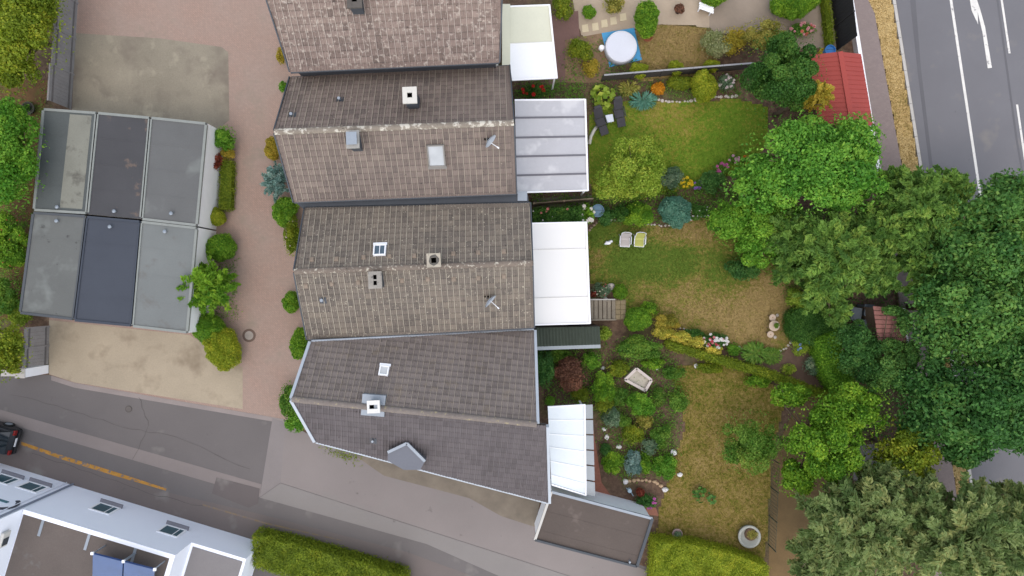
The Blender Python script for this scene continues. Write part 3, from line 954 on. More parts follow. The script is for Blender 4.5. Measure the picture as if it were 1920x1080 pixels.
def make_house(label, ridge, zr, slopes, tmat, walls=RENDER, gable=RENDER, lift=.07, tl=TL, group="terraced houses in a row", ncut=300, ridge_mat=None, gutter=ZINCD, verge=ZINCD, verge_w=.06, gut_r=.07):
    """ridge: two photo pixels at height zr; slopes: list of (side, pitch deg, [eave px left, eave px right], overhang inset)"""
    r0, r1 = W(*ridge[0], zr), W(*ridge[1], zr)
    S = {}
    corners = {}
    for (side, pitch, eave, rr) in slopes:
        s = Slope(r0, r1, R(pitch), side)
        a, b = s.hit(*eave[0]), s.hit(*eave[1])
        ra, rb = (r0, r1) if rr is None else (s.hit(*rr[0]), s.hit(*rr[1]))
        s.poly = [ra, rb, b, a]
        S[side] = s
        corners[side] = (a, b)
    cx = sum((c[0] + c[1] for c in corners.values()), Vector()) / (2 * len(corners))
    root = thing("terraced_house", label, "house", (cx.x, cx.y, 0), group)
    Xd = (r1 - r0).normalized()
    # walls
    nl, nr = corners['N'] if 'N' in corners else (r0 + Vector((-Xd.y, Xd.x, -1.4)) * 2.6, r1 + Vector((-Xd.y, Xd.x, -1.4)) * 2.6)
    sl, sr = corners['S']
    def ins(p, dx, dy):
        return Vector((p.x, p.y, p.z - .12)) + Xd * dx + Vector((-Xd.y, Xd.x, 0)) * dy
    A, B, Cc, D_ = ins(nl, .18, -.12), ins(nr, -.18, -.12), ins(sr, -.18, .10), ins(sl, .18, .10)
    Ga, Gb = Vector(r0) + Xd * .18 - Vector((0, 0, .18)), Vector(r1) - Xd * .18 - Vector((0, 0, .18))
    g_ = [Vector((p.x, p.y, -.1)) for p in (A, B, Cc, D_)]
    vs_ = [A, B, Cc, D_] + g_ + [Ga, Gb]
    MB().add([vs_[i] for i in (0, 1, 5, 4)], [tuple(range(4))]).build("wall", SLATE, root)
    MB().add([vs_[i] for i in (2, 3, 7, 6)], [tuple(range(4))]).build("wall", SLATE, root)
    MB().add([vs_[i] for i in (3, 8, 0, 4, 7)], [tuple(range(5))]).build("wall", gable, root)
    MB().add([vs_[i] for i in (1, 9, 2, 6, 5)], [tuple(range(5))]).build("wall", walls, root)
    # windows and doors on the two end fronts
    for (p, q, sgn) in ((A, D_, -1), (B, Cc, 1)):
        dd = (q - p); dd.z = 0
        L = dd.length; dd.normalize()
        nn = Xd * sgn
        for (t, z, w, hh, kind) in ((.25, 3.6, 1.3, 1.2, 'window'), (.72, 3.6, 1.3, 1.2, 'window'), (.3, 1.1, 1.0, 2.2, 'door'), (.7, 1.5, 1.6, 1.4, 'window')):
            c = Vector((p.x, p.y, 0)) + dd * (L * t) + nn * .01 + Vector((0, 0, z))
            up = Vector((0, 0, 1))
            fr = MB()
            for e in (-1, 1):
                fr.obox(c + dd * e * w / 2, dd * .04, nn * .05, up * (hh / 2 + .04))
                fr.obox(c + up * e * (hh / 2), dd * (w / 2 - .042), nn * .045, up * .04)
            o = fr.build(kind, WHITE, root)
            MB().obox(c, dd * (w / 2 - .045), nn * .02, up * (hh / 2 - .045)).build("pane" if kind == 'window' else "door_leaf", PANE if kind == 'window' else DOORM, o)
    # roof deck, tiles
    V, Q, LAP = tile_template(TW, tl)
    tms = {}
    for side in S:
        tm = np_mesh("roof_tile", V, Q, np.zeros(len(Q)))
        at_ = tm.attributes.new("own", 'FLOAT', 'FACE')
        at_.data.foreach_set("value", np.ones(len(Q), np.float32))
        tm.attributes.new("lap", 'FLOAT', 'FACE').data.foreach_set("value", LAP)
        tm.materials.append(tmat[side] if isinstance(tmat, dict) else tmat)
        tms[side] = tm
        S[side].side = side
    deck = MB()
    for s in S.values():
        t = [p - s.N * .0 for p in s.poly]
        b = [p - s.N * .14 for p in s.poly]
        n = 4
        fs_ = [(0, 1, 2, 3), (7, 6, 5, 4)] + [(i, 4 + i, 4 + (i + 1) % 4, (i + 1) % 4) for i in range(4)]
        deck.add(t + b, fs_)
    roof = deck.build("roof", UNDER, root)
    whole, J = [], {}
    for s in S.values():
        J[s.side] = dict(sv=[], sq=[], sa=[], lap=[], nv=0)
        uvp = [s.uv(p) for p in s.poly]
        P = np.array(uvp)
        umin, umax, vmax = P[:, 0].min(), P[:, 0].max(), P[:, 1].max()
        part = []
        for j in range(0, int(vmax / tl) + 1):
            for i in range(int(math.floor(umin / TW)), int(umax / TW) + 1):
                cs = np.array([(i * TW + a * TW, j * tl + b * tl) for a in (.02, .98) for b in (.02, .98)])
                k = int(inside(cs, uvp).sum())
                if k == 4:
                    whole.append((s, i, j))
                else:
                    ov = inside(np.array([(i * TW + a * TW, j * tl + b * tl) for a in (0, .5, 1) for b in (0, .5, 1)]), uvp).any()
                    if ov:
                        part.append((i, j))
        if part:
            bm = bmesh.new()
            for (i, j) in part:
                o3 = s.at(i * TW, j * tl, lift)
                vv = [bm.verts.new(o3 + s.X * x + s.Y * y + s.N * z) for (x, y, z) in V]
                for q in Q:
                    bm.faces.new([vv[x] for x in q])
            cen = sum((Vector(p) for p in s.poly), Vector()) / 4
            for e in range(4):
                p, q = s.poly[e], s.poly[(e + 1) % 4]
                no = (q - p).cross(s.N).normalized()
                if no.dot(cen - p) > 0:
                    no = -no
                bmesh.ops.bisect_plane(bm, geom=bm.verts[:] + bm.edges[:] + bm.faces[:], plane_co=p + no * .02, plane_no=no, clear_outer=True)
            bmesh.ops.triangulate(bm, faces=bm.faces[:])
            bm.verts.index_update()
            g_ = J[s.side]
            g_['sv'].append(np.array([v.co[:] for v in bm.verts]).reshape(-1, 3))
            fq = np.array([[v.index for v in f.verts] for f in bm.faces], int).reshape(-1, 3)
            g_['sq'].append(fq + g_['nv']); g_['nv'] += len(g_['sv'][-1])
            g_['sa'].append(rng.random(len(fq)) * .1 + .45); g_['lap'].append(np.zeros(len(fq), np.float32))
            bm.free()
    # the tiles that show largest become parts, the rest one joined part
    def score(w_):
        s, i, j = w_
        c = s.at(i * TW, j * tl)
        vdir = (Vector((0, 0, CAMH)) - c)
        px = 960 + c.x * FOC / (CAMH - c.z); py = 540 - c.y * FOC / (CAMH - c.z)
        vis = 1.0 if (0 < px < 1920 and 6 < py < 1080) else 0.0
        return -vis * s.N.dot(vdir.normalized()) / vdir.length_squared
    whole.sort(key=score)
    org = ORG[root]
    for (s, i, j) in whole[:ncut]:
        o = bpy.data.objects.new("roof_tile", tms[s.side])
        C.objects.link(o)
        o.parent = roof
        M = Matrix((s.X, s.Y, s.N)).transposed().to_4x4()
        p = s.at(i * TW, j * tl, lift + random.uniform(-.003, .004))
        M = M @ Matrix.Rotation(random.uniform(-.012, .012), 4, 'Z')
        M.translation = p - org
        o.matrix_basis = M
    for (s, i, j) in whole[ncut:]:
        o3 = np.array(s.at(i * TW, j * tl, lift + random.uniform(-.003, .004)))
        M = np.array([s.X, s.Y, s.N])
        vv = V @ M + o3
        tri = np.vstack([Q[:, [0, 1, 2]], Q[:, [0, 2, 3]]])
        g_ = J[s.side]
        g_['sv'].append(vv); g_['sq'].append(tri + g_['nv']); g_['nv'] += len(vv)
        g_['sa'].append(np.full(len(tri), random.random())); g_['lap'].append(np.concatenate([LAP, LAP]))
    for side, g_ in J.items():
        if not g_['sv']:
            continue
        me = np_mesh("roof_tile", np.vstack(g_['sv']) - np.array(org), np.vstack(g_['sq']), np.concatenate(g_['sa']))
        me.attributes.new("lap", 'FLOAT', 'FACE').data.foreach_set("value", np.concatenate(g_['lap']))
        o = link_mesh("roof_tiles_joined", me, tmat[side] if isinstance(tmat, dict) else tmat, roof)
        o.name = "roof_tile"
        o["kind"] = "stuff"
    # ridge tiles
    rt = MB()
    nseg = 6
    for k in range(2):
        for i in range(nseg + 1):
            a = math.pi * (i / nseg) - 0
            rt.v.append((k * .40, .155 * math.cos(a), .12 * math.sin(a) - .03 + .015 * k))
    for i in range(nseg):
        rt.f.append((i, i + 1, nseg + 2 + i, nseg + 1 + i))
    rm = bpy.data.meshes.new("ridge_tile")
    rm.from_pydata(rt.v, [], rt.f)
    rm.materials.append(ridge_mat)
    L = (r1 - r0).length
    nrt = int(L / .38)
    for i in range(nrt):
        o = bpy.data.objects.new("ridge_tile", rm)
        C.objects.link(o)
        o.parent = roof
        M = Matrix((Xd, Vector((-Xd.y, Xd.x, 0)), Vector((0, 0, 1)))).transposed().to_4x4()
        M.translation = r0 + Xd * (L * i / nrt) + Vector((0, 0, .07 + lift * .5)) - org
        o.matrix_basis = M @ Matrix.Rotation(random.uniform(-.02, .02), 4, 'Z')
    # gutters, verge boards
    for side, s in S.items():
        a, b = corners[side]
        go = Vector((s.D.x, s.D.y, 0)).normalized() * (gut_r * .9)
        MB().tube([a + go + Vector((0, 0, -.02)), b + go + Vector((0, 0, -.02))], gut_r, 8).build("gutter", gutter, root)
        MB().bar(s.poly[0] + s.N * .05 - Xd * verge_w / 2, a + s.N * .05 - Xd * verge_w / 2, verge_w, .24).build("verge_board", verge, root)
        MB().bar(s.poly[1] + s.N * .05 + Xd * verge_w / 2, b + s.N * .05 + Xd * verge_w / 2, verge_w, .24).build("verge_board", verge, root)
    return root, roof, S

def chimney(root, px, py, wx, wy, ztop, zbot, shaft, cap, ang=-.04, flues=((0, 0, .24, .24),), hood=None, soot=False):
    """px,py: centre of the cap as seen; wx,wy metres"""
    c = W(px, py, ztop)
    a = -ang
    sh = MB().box((c.x, c.y, (ztop + zbot) / 2 - .06), wx - .16, wy - .16, ztop - zbot - .12, a).build("chimney", shaft, root)
    mb = MB()
    ca, sa = math.cos(a), math.sin(a)
    # cap as a ring of slabs round the flue openings
    fx = max(abs(f[0]) + f[2] / 2 for f in flues); fy = max(abs(f[1]) + f[3] / 2 for f in flues)
    def put(cx, cy, sx, sy, z, sz, m=mb):
        m.box((c.x + cx * ca - cy * sa, c.y + cx * sa + cy * ca, z), sx, sy, sz, a)
    put(-(wx / 2 + fx) / 2, 0, wx / 2 - fx, wy, ztop - .06, .12)
    put((wx / 2 + fx) / 2, 0, wx / 2 - fx, wy, ztop - .06, .12)
    put(0, (wy / 2 + fy) / 2, 2 * fx - .004, wy / 2 - fy, ztop - .06, .12)
    put(0, -(wy / 2 + fy) / 2, 2 * fx - .004, wy / 2 - fy, ztop - .06, .12)
    if len(flues) == 2:
        put(0, 0, 2 * fx - .004, .07, ztop - .06, .12)
    mb.build("chimney_cap", cap, sh)
    for f in flues:
        m2 = MB()
        put(f[0], f[1], f[2] + .01, f[3] + .01, ztop - .112, .02, m2)
        m2.build("flue", DARK, sh)
    if soot:
        rg = MB()
        for i in range(24):
            an = i * math.pi / 12
            ro = .25 + random.uniform(-.02, .03)
            sq_ = .132 / max(abs(math.cos(an)), abs(math.sin(an)))
            rg.v += [(c.x + sq_ * math.cos(an), c.y + sq_ * math.sin(an), ztop + .003), (c.x + .015 + ro * math.cos(an), c.y + .015 + ro * math.sin(an), ztop + .003)]
        rg.f = [(2 * i, 2 * i + 1, (2 * i + 3) % 48, (2 * i + 2) % 48) for i in range(24)]
        rg.build("soot_ring", rough_mat("soot", '#605c56', var=.25, s1=6, s2=20), sh)
    fl = MB()
    put(0, -.02, wx + .10, wy + .12, zbot + .32, .03, fl)
    if hood:
        hb = MB()
        for e in (-1, 1):
            put(e * wx * .3, 0, .04, wy * .5, ztop + .1, .2, hb)
        put(0, 0, wx * .8, wy * .7, ztop + .22, .04, hb)
        hb.build("cowl", hood, sh)
    return sh

def roof_window(root, s, px, py, w, h, mullion=True, frame=ZINC, pane=None):
    p = s.hit(px, py, .19)
    X, Y, N = s.X, s.Y, s.N
    fr = MB()
    t = .06
    for e in (-1, 1):
        fr.obox(p + X * e * (w / 2 - t / 2), X * t / 2, Y * h / 2, N * .09)
        fr.obox(p + Y * e * (h / 2 - t / 2), X * (w / 2 - t - .002), Y * t / 2, N * .066)
    if mullion:
        fr.obox(p, X * .015, Y * (h / 2 - t - .002), N * .05)
    o = fr.build("roof_window", frame, root)
    MB().obox(p, X * (w / 2 - t), Y * (h / 2 - t), N * .03).build("pane", pane or PANE, o)
    MB().obox(p - Y * (h / 2 + .07) - N * .02, X * (w / 2 + .04), Y * .068, N * .03).build("flashing", frame, o)

def vent_pipe(root, s, px, py, r=.06, h=.35, mat=ZINC, skirt=ZINCD):
    p = s.hit(px, py, .08)
    o = MB().tube([p, p + Vector((0, 0, h))], r, 12).build("vent_pipe", mat, root)
    MB().tube([p + Vector((0, 0, h)), p + Vector((0, 0, h + .05))], r * 1.5, 12).build("vent_hood", mat, o)
    MB().obox(p, s.X * .17, s.Y * .17, s.N * .035).build("flashing", skirt, o)

def dish(root, s, px, py, dia, az, arm_px=None, el=6):
    """az: direction the dish looks, world angle"""
    b = s.hit(px, py, .05)
    hub = b + Vector((0, 0, .55))
    mast = MB().tube([b - Vector((0, 0, .2)), hub], .03, 8)
    o = mast.build("satellite_dish", ZINCD, root)
    MB().obox(b, s.X * .16, s.Y * .16, s.N * .04).build("mount_plate", DARK, o)
    d = Vector((math.cos(az) * math.cos(R(el)), math.sin(az) * math.cos(R(el)), math.sin(R(el))))
    side = Vector((-math.sin(az), math.cos(az), 0))
    up = side.cross(d) * -1
    if up.z < 0: up = -up
    mb = MB()
    n, m = 24, 5
    c = hub + d * .12
    for k in range(2):
        for i in range(m + 1):
            r = dia / 2 * i / m
            for j in range(n):
                a = 2 * math.pi * j / n
                mb.v.append(tuple(c + side * r * math.cos(a) * .93 + up * r * math.sin(a) + d * (.28 * r * r / dia * 2 - .012 * k)))
    for k in range(2):
        o0 = k * (m + 1) * n
        for i in range(m):
            for j in range(n):
                f = (o0 + i * n + j, o0 + i * n + (j + 1) % n, o0 + (i + 1) * n + (j + 1) % n, o0 + (i + 1) * n + j)
                mb.f.append(f if k == 0 else f[::-1])
    mb.build("reflector", plain("dish_grey", '#b4bbc4', .4), o, smooth=True)
    e = c + d * dia * .72 - up * dia * .12
    a0 = c - up * dia * .48 + d * .02
    MB().bar(a0, e, .035).build("feed_arm", WHITE, o)
    MB().tube([e - d * .06, e + d * .05 + up * .02], .035, 8).build("receiver", WHITE, o)

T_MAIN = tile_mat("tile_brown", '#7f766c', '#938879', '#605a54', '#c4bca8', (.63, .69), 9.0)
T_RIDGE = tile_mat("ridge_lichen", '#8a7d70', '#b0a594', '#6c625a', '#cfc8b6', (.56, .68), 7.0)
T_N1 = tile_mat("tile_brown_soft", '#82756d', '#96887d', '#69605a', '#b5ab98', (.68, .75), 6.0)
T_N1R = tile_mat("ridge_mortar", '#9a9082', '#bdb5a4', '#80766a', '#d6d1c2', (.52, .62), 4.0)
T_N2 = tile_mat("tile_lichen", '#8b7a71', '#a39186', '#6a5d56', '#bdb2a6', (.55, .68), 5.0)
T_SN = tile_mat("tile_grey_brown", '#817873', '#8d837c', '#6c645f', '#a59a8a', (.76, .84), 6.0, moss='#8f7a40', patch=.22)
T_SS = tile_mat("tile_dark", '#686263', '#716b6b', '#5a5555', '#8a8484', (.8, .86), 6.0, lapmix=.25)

# main house
H1, H1roof, S1 = make_house("brown tiled house with two chimneys and a satellite dish beside the white canopy",
    [(553, 509), (998, 493)], 7.0, [('N', 28, [(573, 392), (994, 383)], None), ('S', 27, [(577, 634), (1001, 612)], None)], T_MAIN, ridge_mat=T_RIDGE)
STONE = rough_mat("chimney_stone", '#9a958c', var=.25, s1=3, s2=16, spots=[('#5c5a56', 5, .58, .7)])
CAPC = rough_mat("cap_concrete", '#b4ab9a', var=.18, s1=3, s2=16, spots=[('#4a4846', 2.2, .62, .75)])
chimney(H1, 703, 525, .66, .84, 7.75, 5.6, SLATE, STONE, flues=((0, .14, .17, .2), (0, -.15, .17, .2)))
chimney(H1, 813, 488, .68, .68, 7.8, 6.2, SLATE, CAPC, flues=((0, 0, .26, .26),), soot=True)
roof_window(H1, S1['N'], 712, 469, .62, .62, True, WHITE)
vent_pipe(H1, S1['S'], 606, 563, .055, .3)
dish(H1, S1['S'], 914, 559, .86, math.atan2(-1, 1.15))
vt = MB()
vt.add([(-.11, .12, .01), (.11, .12, .01), (.12, -.12, .02), (-.12, -.12, .02), (-.08, .05, .07), (.08, .05, .07), (.09, -.10, .09), (-.09, -.10, .09)],
       [(0, 1, 5, 4), (1, 2, 6, 5), (2, 3, 7, 6), (3, 0, 4, 7), (4, 5, 6, 7)])
vm = bpy.data.meshes.new("vent_tile")
vm.from_pydata(vt.v, [], vt.f)
vm.materials.append(rough_mat("vent_tile", '#8d7f70', var=.2, s1=3, s2=14))
def vent_tiles(root, s, pts):
    for (x, y) in pts:
        o = bpy.data.objects.new("vent_tile", vm)
        C.objects.link(o)
        o.parent = root
        M = Matrix((s.X, s.Y, s.N)).transposed().to_4x4()
        M.translation = s.hit(x, y, .11) - ORG[root]
        o.matrix_basis = M
vent_tiles(H1, S1['N'], [(585, 487), (631, 486), (682, 483), (730, 481), (777, 480), (850, 476), (897, 474), (945, 472)])
vent_tiles(H1, S1['S'], [(574, 536), (622, 532), (672, 529), (754, 526), (802, 523), (851, 523), (897, 521), (945, 518)])

# northern neighbour
H2, H2roof, S2 = make_house("brown tiled house with pale mortar ridge and a satellite dish above the grey panelled veranda",
    [(516, 248), (963, 231)], 7.9, [('N', 36, [(545, 148), (955, 126)], None), ('S', 35, [(552, 377), (968, 361)], None)], T_N1, ridge_mat=T_N1R)
chimney(H2, 768, 178, .68, .78, 8.6, 6.2, SLATE, rough_mat("cap_white", '#d6d2c8', var=.08), flues=((0, 0, .24, .24),))
chimney(H2, 661, 261, .62, .85, 8.5, 6.6, SLATE, rough_mat("cap_grey", '#a8a6a0', var=.12), flues=((0, 0, .3, .5),), hood=ZINC)
roof_window(H2, S2['S'], 818, 292, .85, 1.15, False, rough_mat("window_flashing", '#8a8680', var=.1), glass_mat("pale_glass", '#b9bdbe'))
dish(H2, S2['S'], 914, 264, .80, math.atan2(-1, 1.2))
vent_pipe(H2, S2['N'], 638, 187, .05, .28)
vent_pipe(H2, S2['N'], 549, 216, .05, .28)

# house at the top edge
H3, H3roof, S3 = make_house("mottled lichen covered tiled house beside the cream and white canopy",
    [(500, -6), (941, -24)], 8.9, [('N', 36, [(548, -75), (930, -92)], None), ('S', 38, [(545, 133), (936, 115)], None)], T_N2, ridge_mat=T_N1R)
chimney(H3, 664, -2, .7, .8, 9.4, 7.4, SLATE, rough_mat("cap_dark", '#5d5852', var=.2), flues=((0, 0, .24, .24),))

LZ = rough_mat("light_zinc", '#b6bec6', var=.06, s1=2, s2=14, rough=.45, bmp=.05)
# house to the south, with the slanting street front
H4, H4roof, S4 = make_house("dark grey tiled house with light metal verges and slanting eave over the street forecourt",
    [(549, 748), (1006, 795)], 7.2, [('N', 30, [(584, 643), (1001, 621)], None), ('S', 28, [(593, 826), (1028, 940)], [(549, 748), (1024, 797)])], {'N': T_SN, 'S': T_SS},
    ridge_mat=tile_mat("ridge_ochre", '#8a817a', '#9c9288', '#756c66', '#ab9f7c', (.58, .7), 5.0), verge=LZ, gutter=LZ, verge_w=.14, gut_r=.085, walls=WHITE, gable=WHITE)
chimney(H4, 700, 763, .62, .62, 7.9, 6.0, ZINC, rough_mat("cap_bright", '#e4e2dc', var=.06), flues=((-.1, 0, .2, .2),))
p = S4['N'].hit(700, 760, .1)
MB().box((p.x, p.y, 7.12), 1.15, 1.05, .30, -.08).build("chimney_flashing", ZINC, H4)
roof_window(H4, S4['N'], 720, 695, .48, .52, False, WHITE, glass_mat("dome_glass", '#d2d6d6'))
vent_pipe(H4, S4['S'], 700, 826, .04, .2)
dm = wp([(727, 847), (763, 830), (797, 864), (788, 881), (757, 881), (727, 864)], 6.55)
dor = MB().prism(dm, 3.4, 6.55).build("dormer", rough_mat("dormer_zinc", '#6d7078', var=.08, rough=.5), H4)
q = [W(727, 848, 6.58), W(763, 831, 6.58), W(797, 865, 6.58)]
MB().bar(q[0], q[1], .14, .1).bar(q[1], q[2], .14, .1).build("trim", ZINC, dor)

# dark box gutters between neighbouring roofs
def box_gutter(root, pts, z):
    MB().prism(wp(pts, z), z - .1, z).build("box_gutter", ZINCD, root)
box_gutter(H2, [(553, 379), (968, 362), (990, 366), (992, 384), (572, 394)], 5.25)
box_gutter(H4, [(580, 632), (1000, 610), (1002, 624), (584, 646)], 4.7)
MB().box(W(979, 372, 4.4), .5, .5, 1.9).build("wall_stub", ZINC, H2)

# ------------------------------------------------------------------ verandas and canopies
def veranda(name, label, quad, z_in, z_out, splits, pmat, bmat, bar=.05, names="panel", mats=None, post=WHITE, panel_t=.02, posts=True, floor=.03):
    """quad: photo pixels house-top, outer-top, outer-bottom, house-bottom; splits: fractions down the side"""
    a, b = W(*quad[0], z_in), W(*quad[1], z_out)
    d_, c_ = W(*quad[3], z_in), W(*quad[2], z_out)
    ctr = (a + b + c_ + d_) / 4
    root = thing(name, label, "canopy", (ctr.x, ctr.y, 0))
    fs = [0.0] + list(splits) + [1.0]
    for i in range(len(fs) - 1):
        t0, t1 = fs[i], fs[i + 1]
        p0, p1 = a.lerp(d_, t0), b.lerp(c_, t0)
        p2, p3 = b.lerp(c_, t1), a.lerp(d_, t1)
        g = (p3 - p0).normalized() * .012
        m = mats[i] if mats else pmat
        MB().add([p0 + g, p1 + g, p2 - g, p3 - g] + [x - Vector((0, 0, panel_t)) for x in (p0 + g, p1 + g, p2 - g, p3 - g)],
                 [(0, 3, 2, 1), (4, 5, 6, 7), (0, 1, 5, 4), (1, 2, 6, 5), (2, 3, 7, 6), (3, 0, 4, 7)]).build(names, m, root)
        if 0 < i:
            MB().bar(p0 + Vector((0, 0, .0)), p1, bar, .07).build("glazing_bar", bmat, root)
    MB().bar(a, b, .08, .12).build("side_beam", post, root)
    MB().bar(d_, c_, .08, .12).build("side_beam", post, root)
    MB().bar(b + (b - c_).normalized() * .03, c_ - (b - c_).normalized() * .03, .10, .14).build("gutter_beam", post, root)
    if posts:
        for t in (.02, .5, .98):
            p = b.lerp(c_, t) + (a - b).normalized() * .1
            MB().bar((p.x, p.y, -.05), (p.x, p.y, z_out - .08), .09).build("post", post, root)
    # terrace under it
    pv = [W(x, y, floor) for x, y in quad]
    MB().prism([v.to_2d() for v in pv], -.05, floor).build("terrace_floor", rough_mat("terrace_slab", '#a09a90', var=.1), root)
    return root

CANVAS = rough_mat("white_canopy", '#f2f1ee', var=.012, s1=.8, s2=9, k=.80, rough=.6, bmp=.04)
veranda("patio_canopy", "plain bright white canopy roof in three panels beside the lawn", [(997, 419), (1099, 417), (1106, 606), (1002, 609)], 2.9, 2.6, (.258, .735), CANVAS, rough_mat("canvas_seam", '#ebeae6', var=.02, k=.80), .015, post=WHITE, floor=.95)
POLY = rough_mat("grey_polycarbonate", '#c6c6ca', var=.05, s1=.7, s2=8, k=.74, rough=.35, spots=[('#d8d8da', .8, .55, .66)])
veranda("glazed_veranda", "grey white veranda roof of five panels with dark glazing bars", [(965, 188), (1097, 187), (1102, 357), (970, 361)], 3.0, 2.6, (.19, .405, .61, .815), POLY, rough_mat("bar_grey", '#77767c', var=.08), .10)
veranda("patio_canopy", "cream and white patio canopy beside the mottled roof", [(942, 13), (1030, 10), (1044, 146), (960, 150)], 2.9, 2.6, (.5,), None, plain("cream_bar", '#e6e6dc', .5), .03,
        mats=[rough_mat("cream_sheet", '#e2e2cc', var=.05, s1=.8, s2=9), rough_mat("white_sheet", '#eceef0', var=.03, s1=.8, s2=9, k=.92)])
MB().box(W(949, 75, 2.95), .45, 4.0, .05).build("inner_sheet", MATS["cream_sheet"], bpy.data.objects["patio_canopy.001"])
ICE = rough_mat("ice_white_sheet", '#dfe6e8', var=.04, s1=.9, s2=9, k=.9, rough=.3)
v4 = veranda("lean_to_roof", "ice white corrugated lean to roof with grey outer strip", [(1027, 763), (1096, 759), (1098, 928), (1034, 908)], 2.7, 2.4, (.17, .35, .52, .7, .88), ICE, plain("pale_bar", '#f0f2f2', .4, k=.92), .06)
gp = [W(1097, 758, 2.42), W(1111, 757, 2.38), W(1116, 932, 2.38), W(1099, 929, 2.42)]
GREYP = rough_mat("grey_strip_panel", '#a9aeb0', var=.1, s1=1, s2=12)
for i in range(6):
    t0, t1 = i / 6 + .008, (i + 1) / 6 - .008
    q = [gp[0].lerp(gp[3], t0), gp[1].lerp(gp[2], t0), gp[1].lerp(gp[2], t1), gp[0].lerp(gp[3], t1)]
    MB().prism([x.to_2d() for x in q], 2.37, 2.40).build("edge_panel", GREYP, v4)
# dark corrugated shed roof south of the white canopy
z = 2.2
a, b, c_, d_ = W(1004, 614, z), W(1124, 612, z), W(1126, 646, z), W(1006, 650, z)
sr_ = thing("lean_to_shed", "dark green corrugated shed roof with a pale grey front beam", "shed", ((a + c_) / 2).to_2d().to_3d())
cor = MB()
n = 40
for i in range(n + 1):
    t = i / n
    hz = .035 * (i % 2)
    p, q = a.lerp(b, t), d_.lerp(c_, t)
    cor.v += [(p.x, p.y, z + hz + .1), (q.x, q.y, z + hz)]
for i in range(n):
    cor.f.append((2 * i, 2 * i + 1, 2 * i + 3, 2 * i + 2))
cor.build("roof_sheet", rough_mat("dark_green_sheet", '#3c443a', var=.2, s1=1.5, s2=12), sr_)
MB().bar(d_ - Vector((0, .1, .05)), c_ - Vector((0, .1, .05)), .2, .12).build("front_beam", rough_mat("beam_grey", '#a2a9ac', var=.1), sr_)
MB().prism([a.to_2d(), b.to_2d(), c_.to_2d(), d_.to_2d()], -.05, z - .08).build("shed_wall", rough_mat("shed_board", '#4a4038', var=.2), sr_)

# ------------------------------------------------------------------ garages
def garage(label, quad, mat, edge, zt=2.55, rims=(1, 1, 1, 1), vent=None, door=None, white_wall=False, seams=3):
    P = [W(x, y, zt) for x, y in quad]
    c = (P[0] + P[2]) / 2
    root = thing("garage", label, "garage", (c.x, c.y, 0), "flat roofed garages in two rows")
    ins = [p.lerp(c, .004) for p in P]
    MB().prism([p.to_2d() for p in ins], -.05, zt - .16).build("wall", WHITE if white_wall else rough_mat("garage_render", '#bdb9b0', var=.1), root)
    ins2 = [p.lerp(c, .006) for p in P]
    MB().prism([p.to_2d() for p in ins2], zt - .158, zt - .05).build("roof_deck", mat, root)
    for i in range(4):
        if rims[i]:
            p, q = P[i].lerp(c, .018), P[(i + 1) % 4].lerp(c, .018)
            p, q = p.lerp(q, .012), q.lerp(p, .012)
            MB().bar((p.x, p.y, zt - .075), (q.x, q.y, zt - .075), .14, .15).build("roof_edge", edge, root)
    # lapped bitumen sheets
    for k in range(1, seams + 1):
        t = k / (seams + 1)
        a = P[0].lerp(P[3], t).lerp(P[1].lerp(P[2], t), .05)
        b = P[0].lerp(P[3], t).lerp(P[1].lerp(P[2], t), .95)
        a.z = b.z = zt - .048
        MB().bar(a, b, .09, .012).build("felt_seam", mat, root)
    if vent:
        p = W(*vent, zt + .1)
        o = MB().tube([(p.x, p.y, zt - .05), (p.x, p.y, zt + .12)], .05, 12).build("roof_vent", ZINC, root)
        MB().lathe((p.x, p.y, zt + .12), [(.1, 0), (.1, .03), (.03, .07)], 14).build("vent_hood", ZINC, o)
    if door is not None:
        i = door
        p, q = P[i], P[(i + 1) % 4]
        out = (p + q) / 2 - c; out.z = 0; out.normalize()
        o = MB()
        a, b = p.lerp(q, .12), p.lerp(q, .88)
        mdl = (a + b) / 2 + out * .01
        o.obox(Vector((mdl.x, mdl.y, 1.05)), (b - a) / 2, out * .03, Vector((0, 0, 1.05)))
        dl = o.build("garage_door", rough_mat("garage_door", '#c9c9c6', var=.05), root)
        for k in range(4):
            MB().obox(Vector((mdl.x, mdl.y, .35 + .5 * k)) + out * .035, (b - a) / 2 * .97, out * .012, Vector((0, 0, .2))).build("door_panel", WHITE, dl)
        MB().obox(Vector((mdl.x, mdl.y, .9)) + out * .07, (b - a).normalized() * .08, out * .02, Vector((0, 0, .02))).build("handle", ZINCD, dl)
    return root
F1 = rough_mat("felt_striped", '#565b5a', var=.16, s1=.5, s2=12, bmp=.25, spots=[('#b0885e', 1.6, .72, .76)])
F2 = rough_mat("felt_dark", '#4c4c4e', var=.12, s1=.5, s2=14, bmp=.25, spots=[('#6c6058', 1.4, .62, .72)])
F3 = rough_mat("felt_mid", '#686968', var=.1, s1=.5, s2=14, bmp=.25, spots=[('#7c807c', .5, .56, .74)])
F4 = rough_mat("felt_grey", '#6a6c69', var=.14, s1=.5, s2=20, bmp=.4, spots=[('#4a4a48', 1.8, .66, .74), ('#7e827e', .6, .57, .74)])
F5 = rough_mat("felt_blue", '#474c55', var=.1, s1=.5, s2=14, bmp=.2)
F6 = rough_mat("felt_light", '#787c7a', var=.1, s1=.5, s2=14, bmp=.25, spots=[('#71706c', .9, .58, .72)])
E1 = rough_mat("edge_grey", '#8f938e', var=.1, s1=2, s2=12)
E2 = rough_mat("edge_dark", '#54585c', var=.1, s1=2, s2=12)
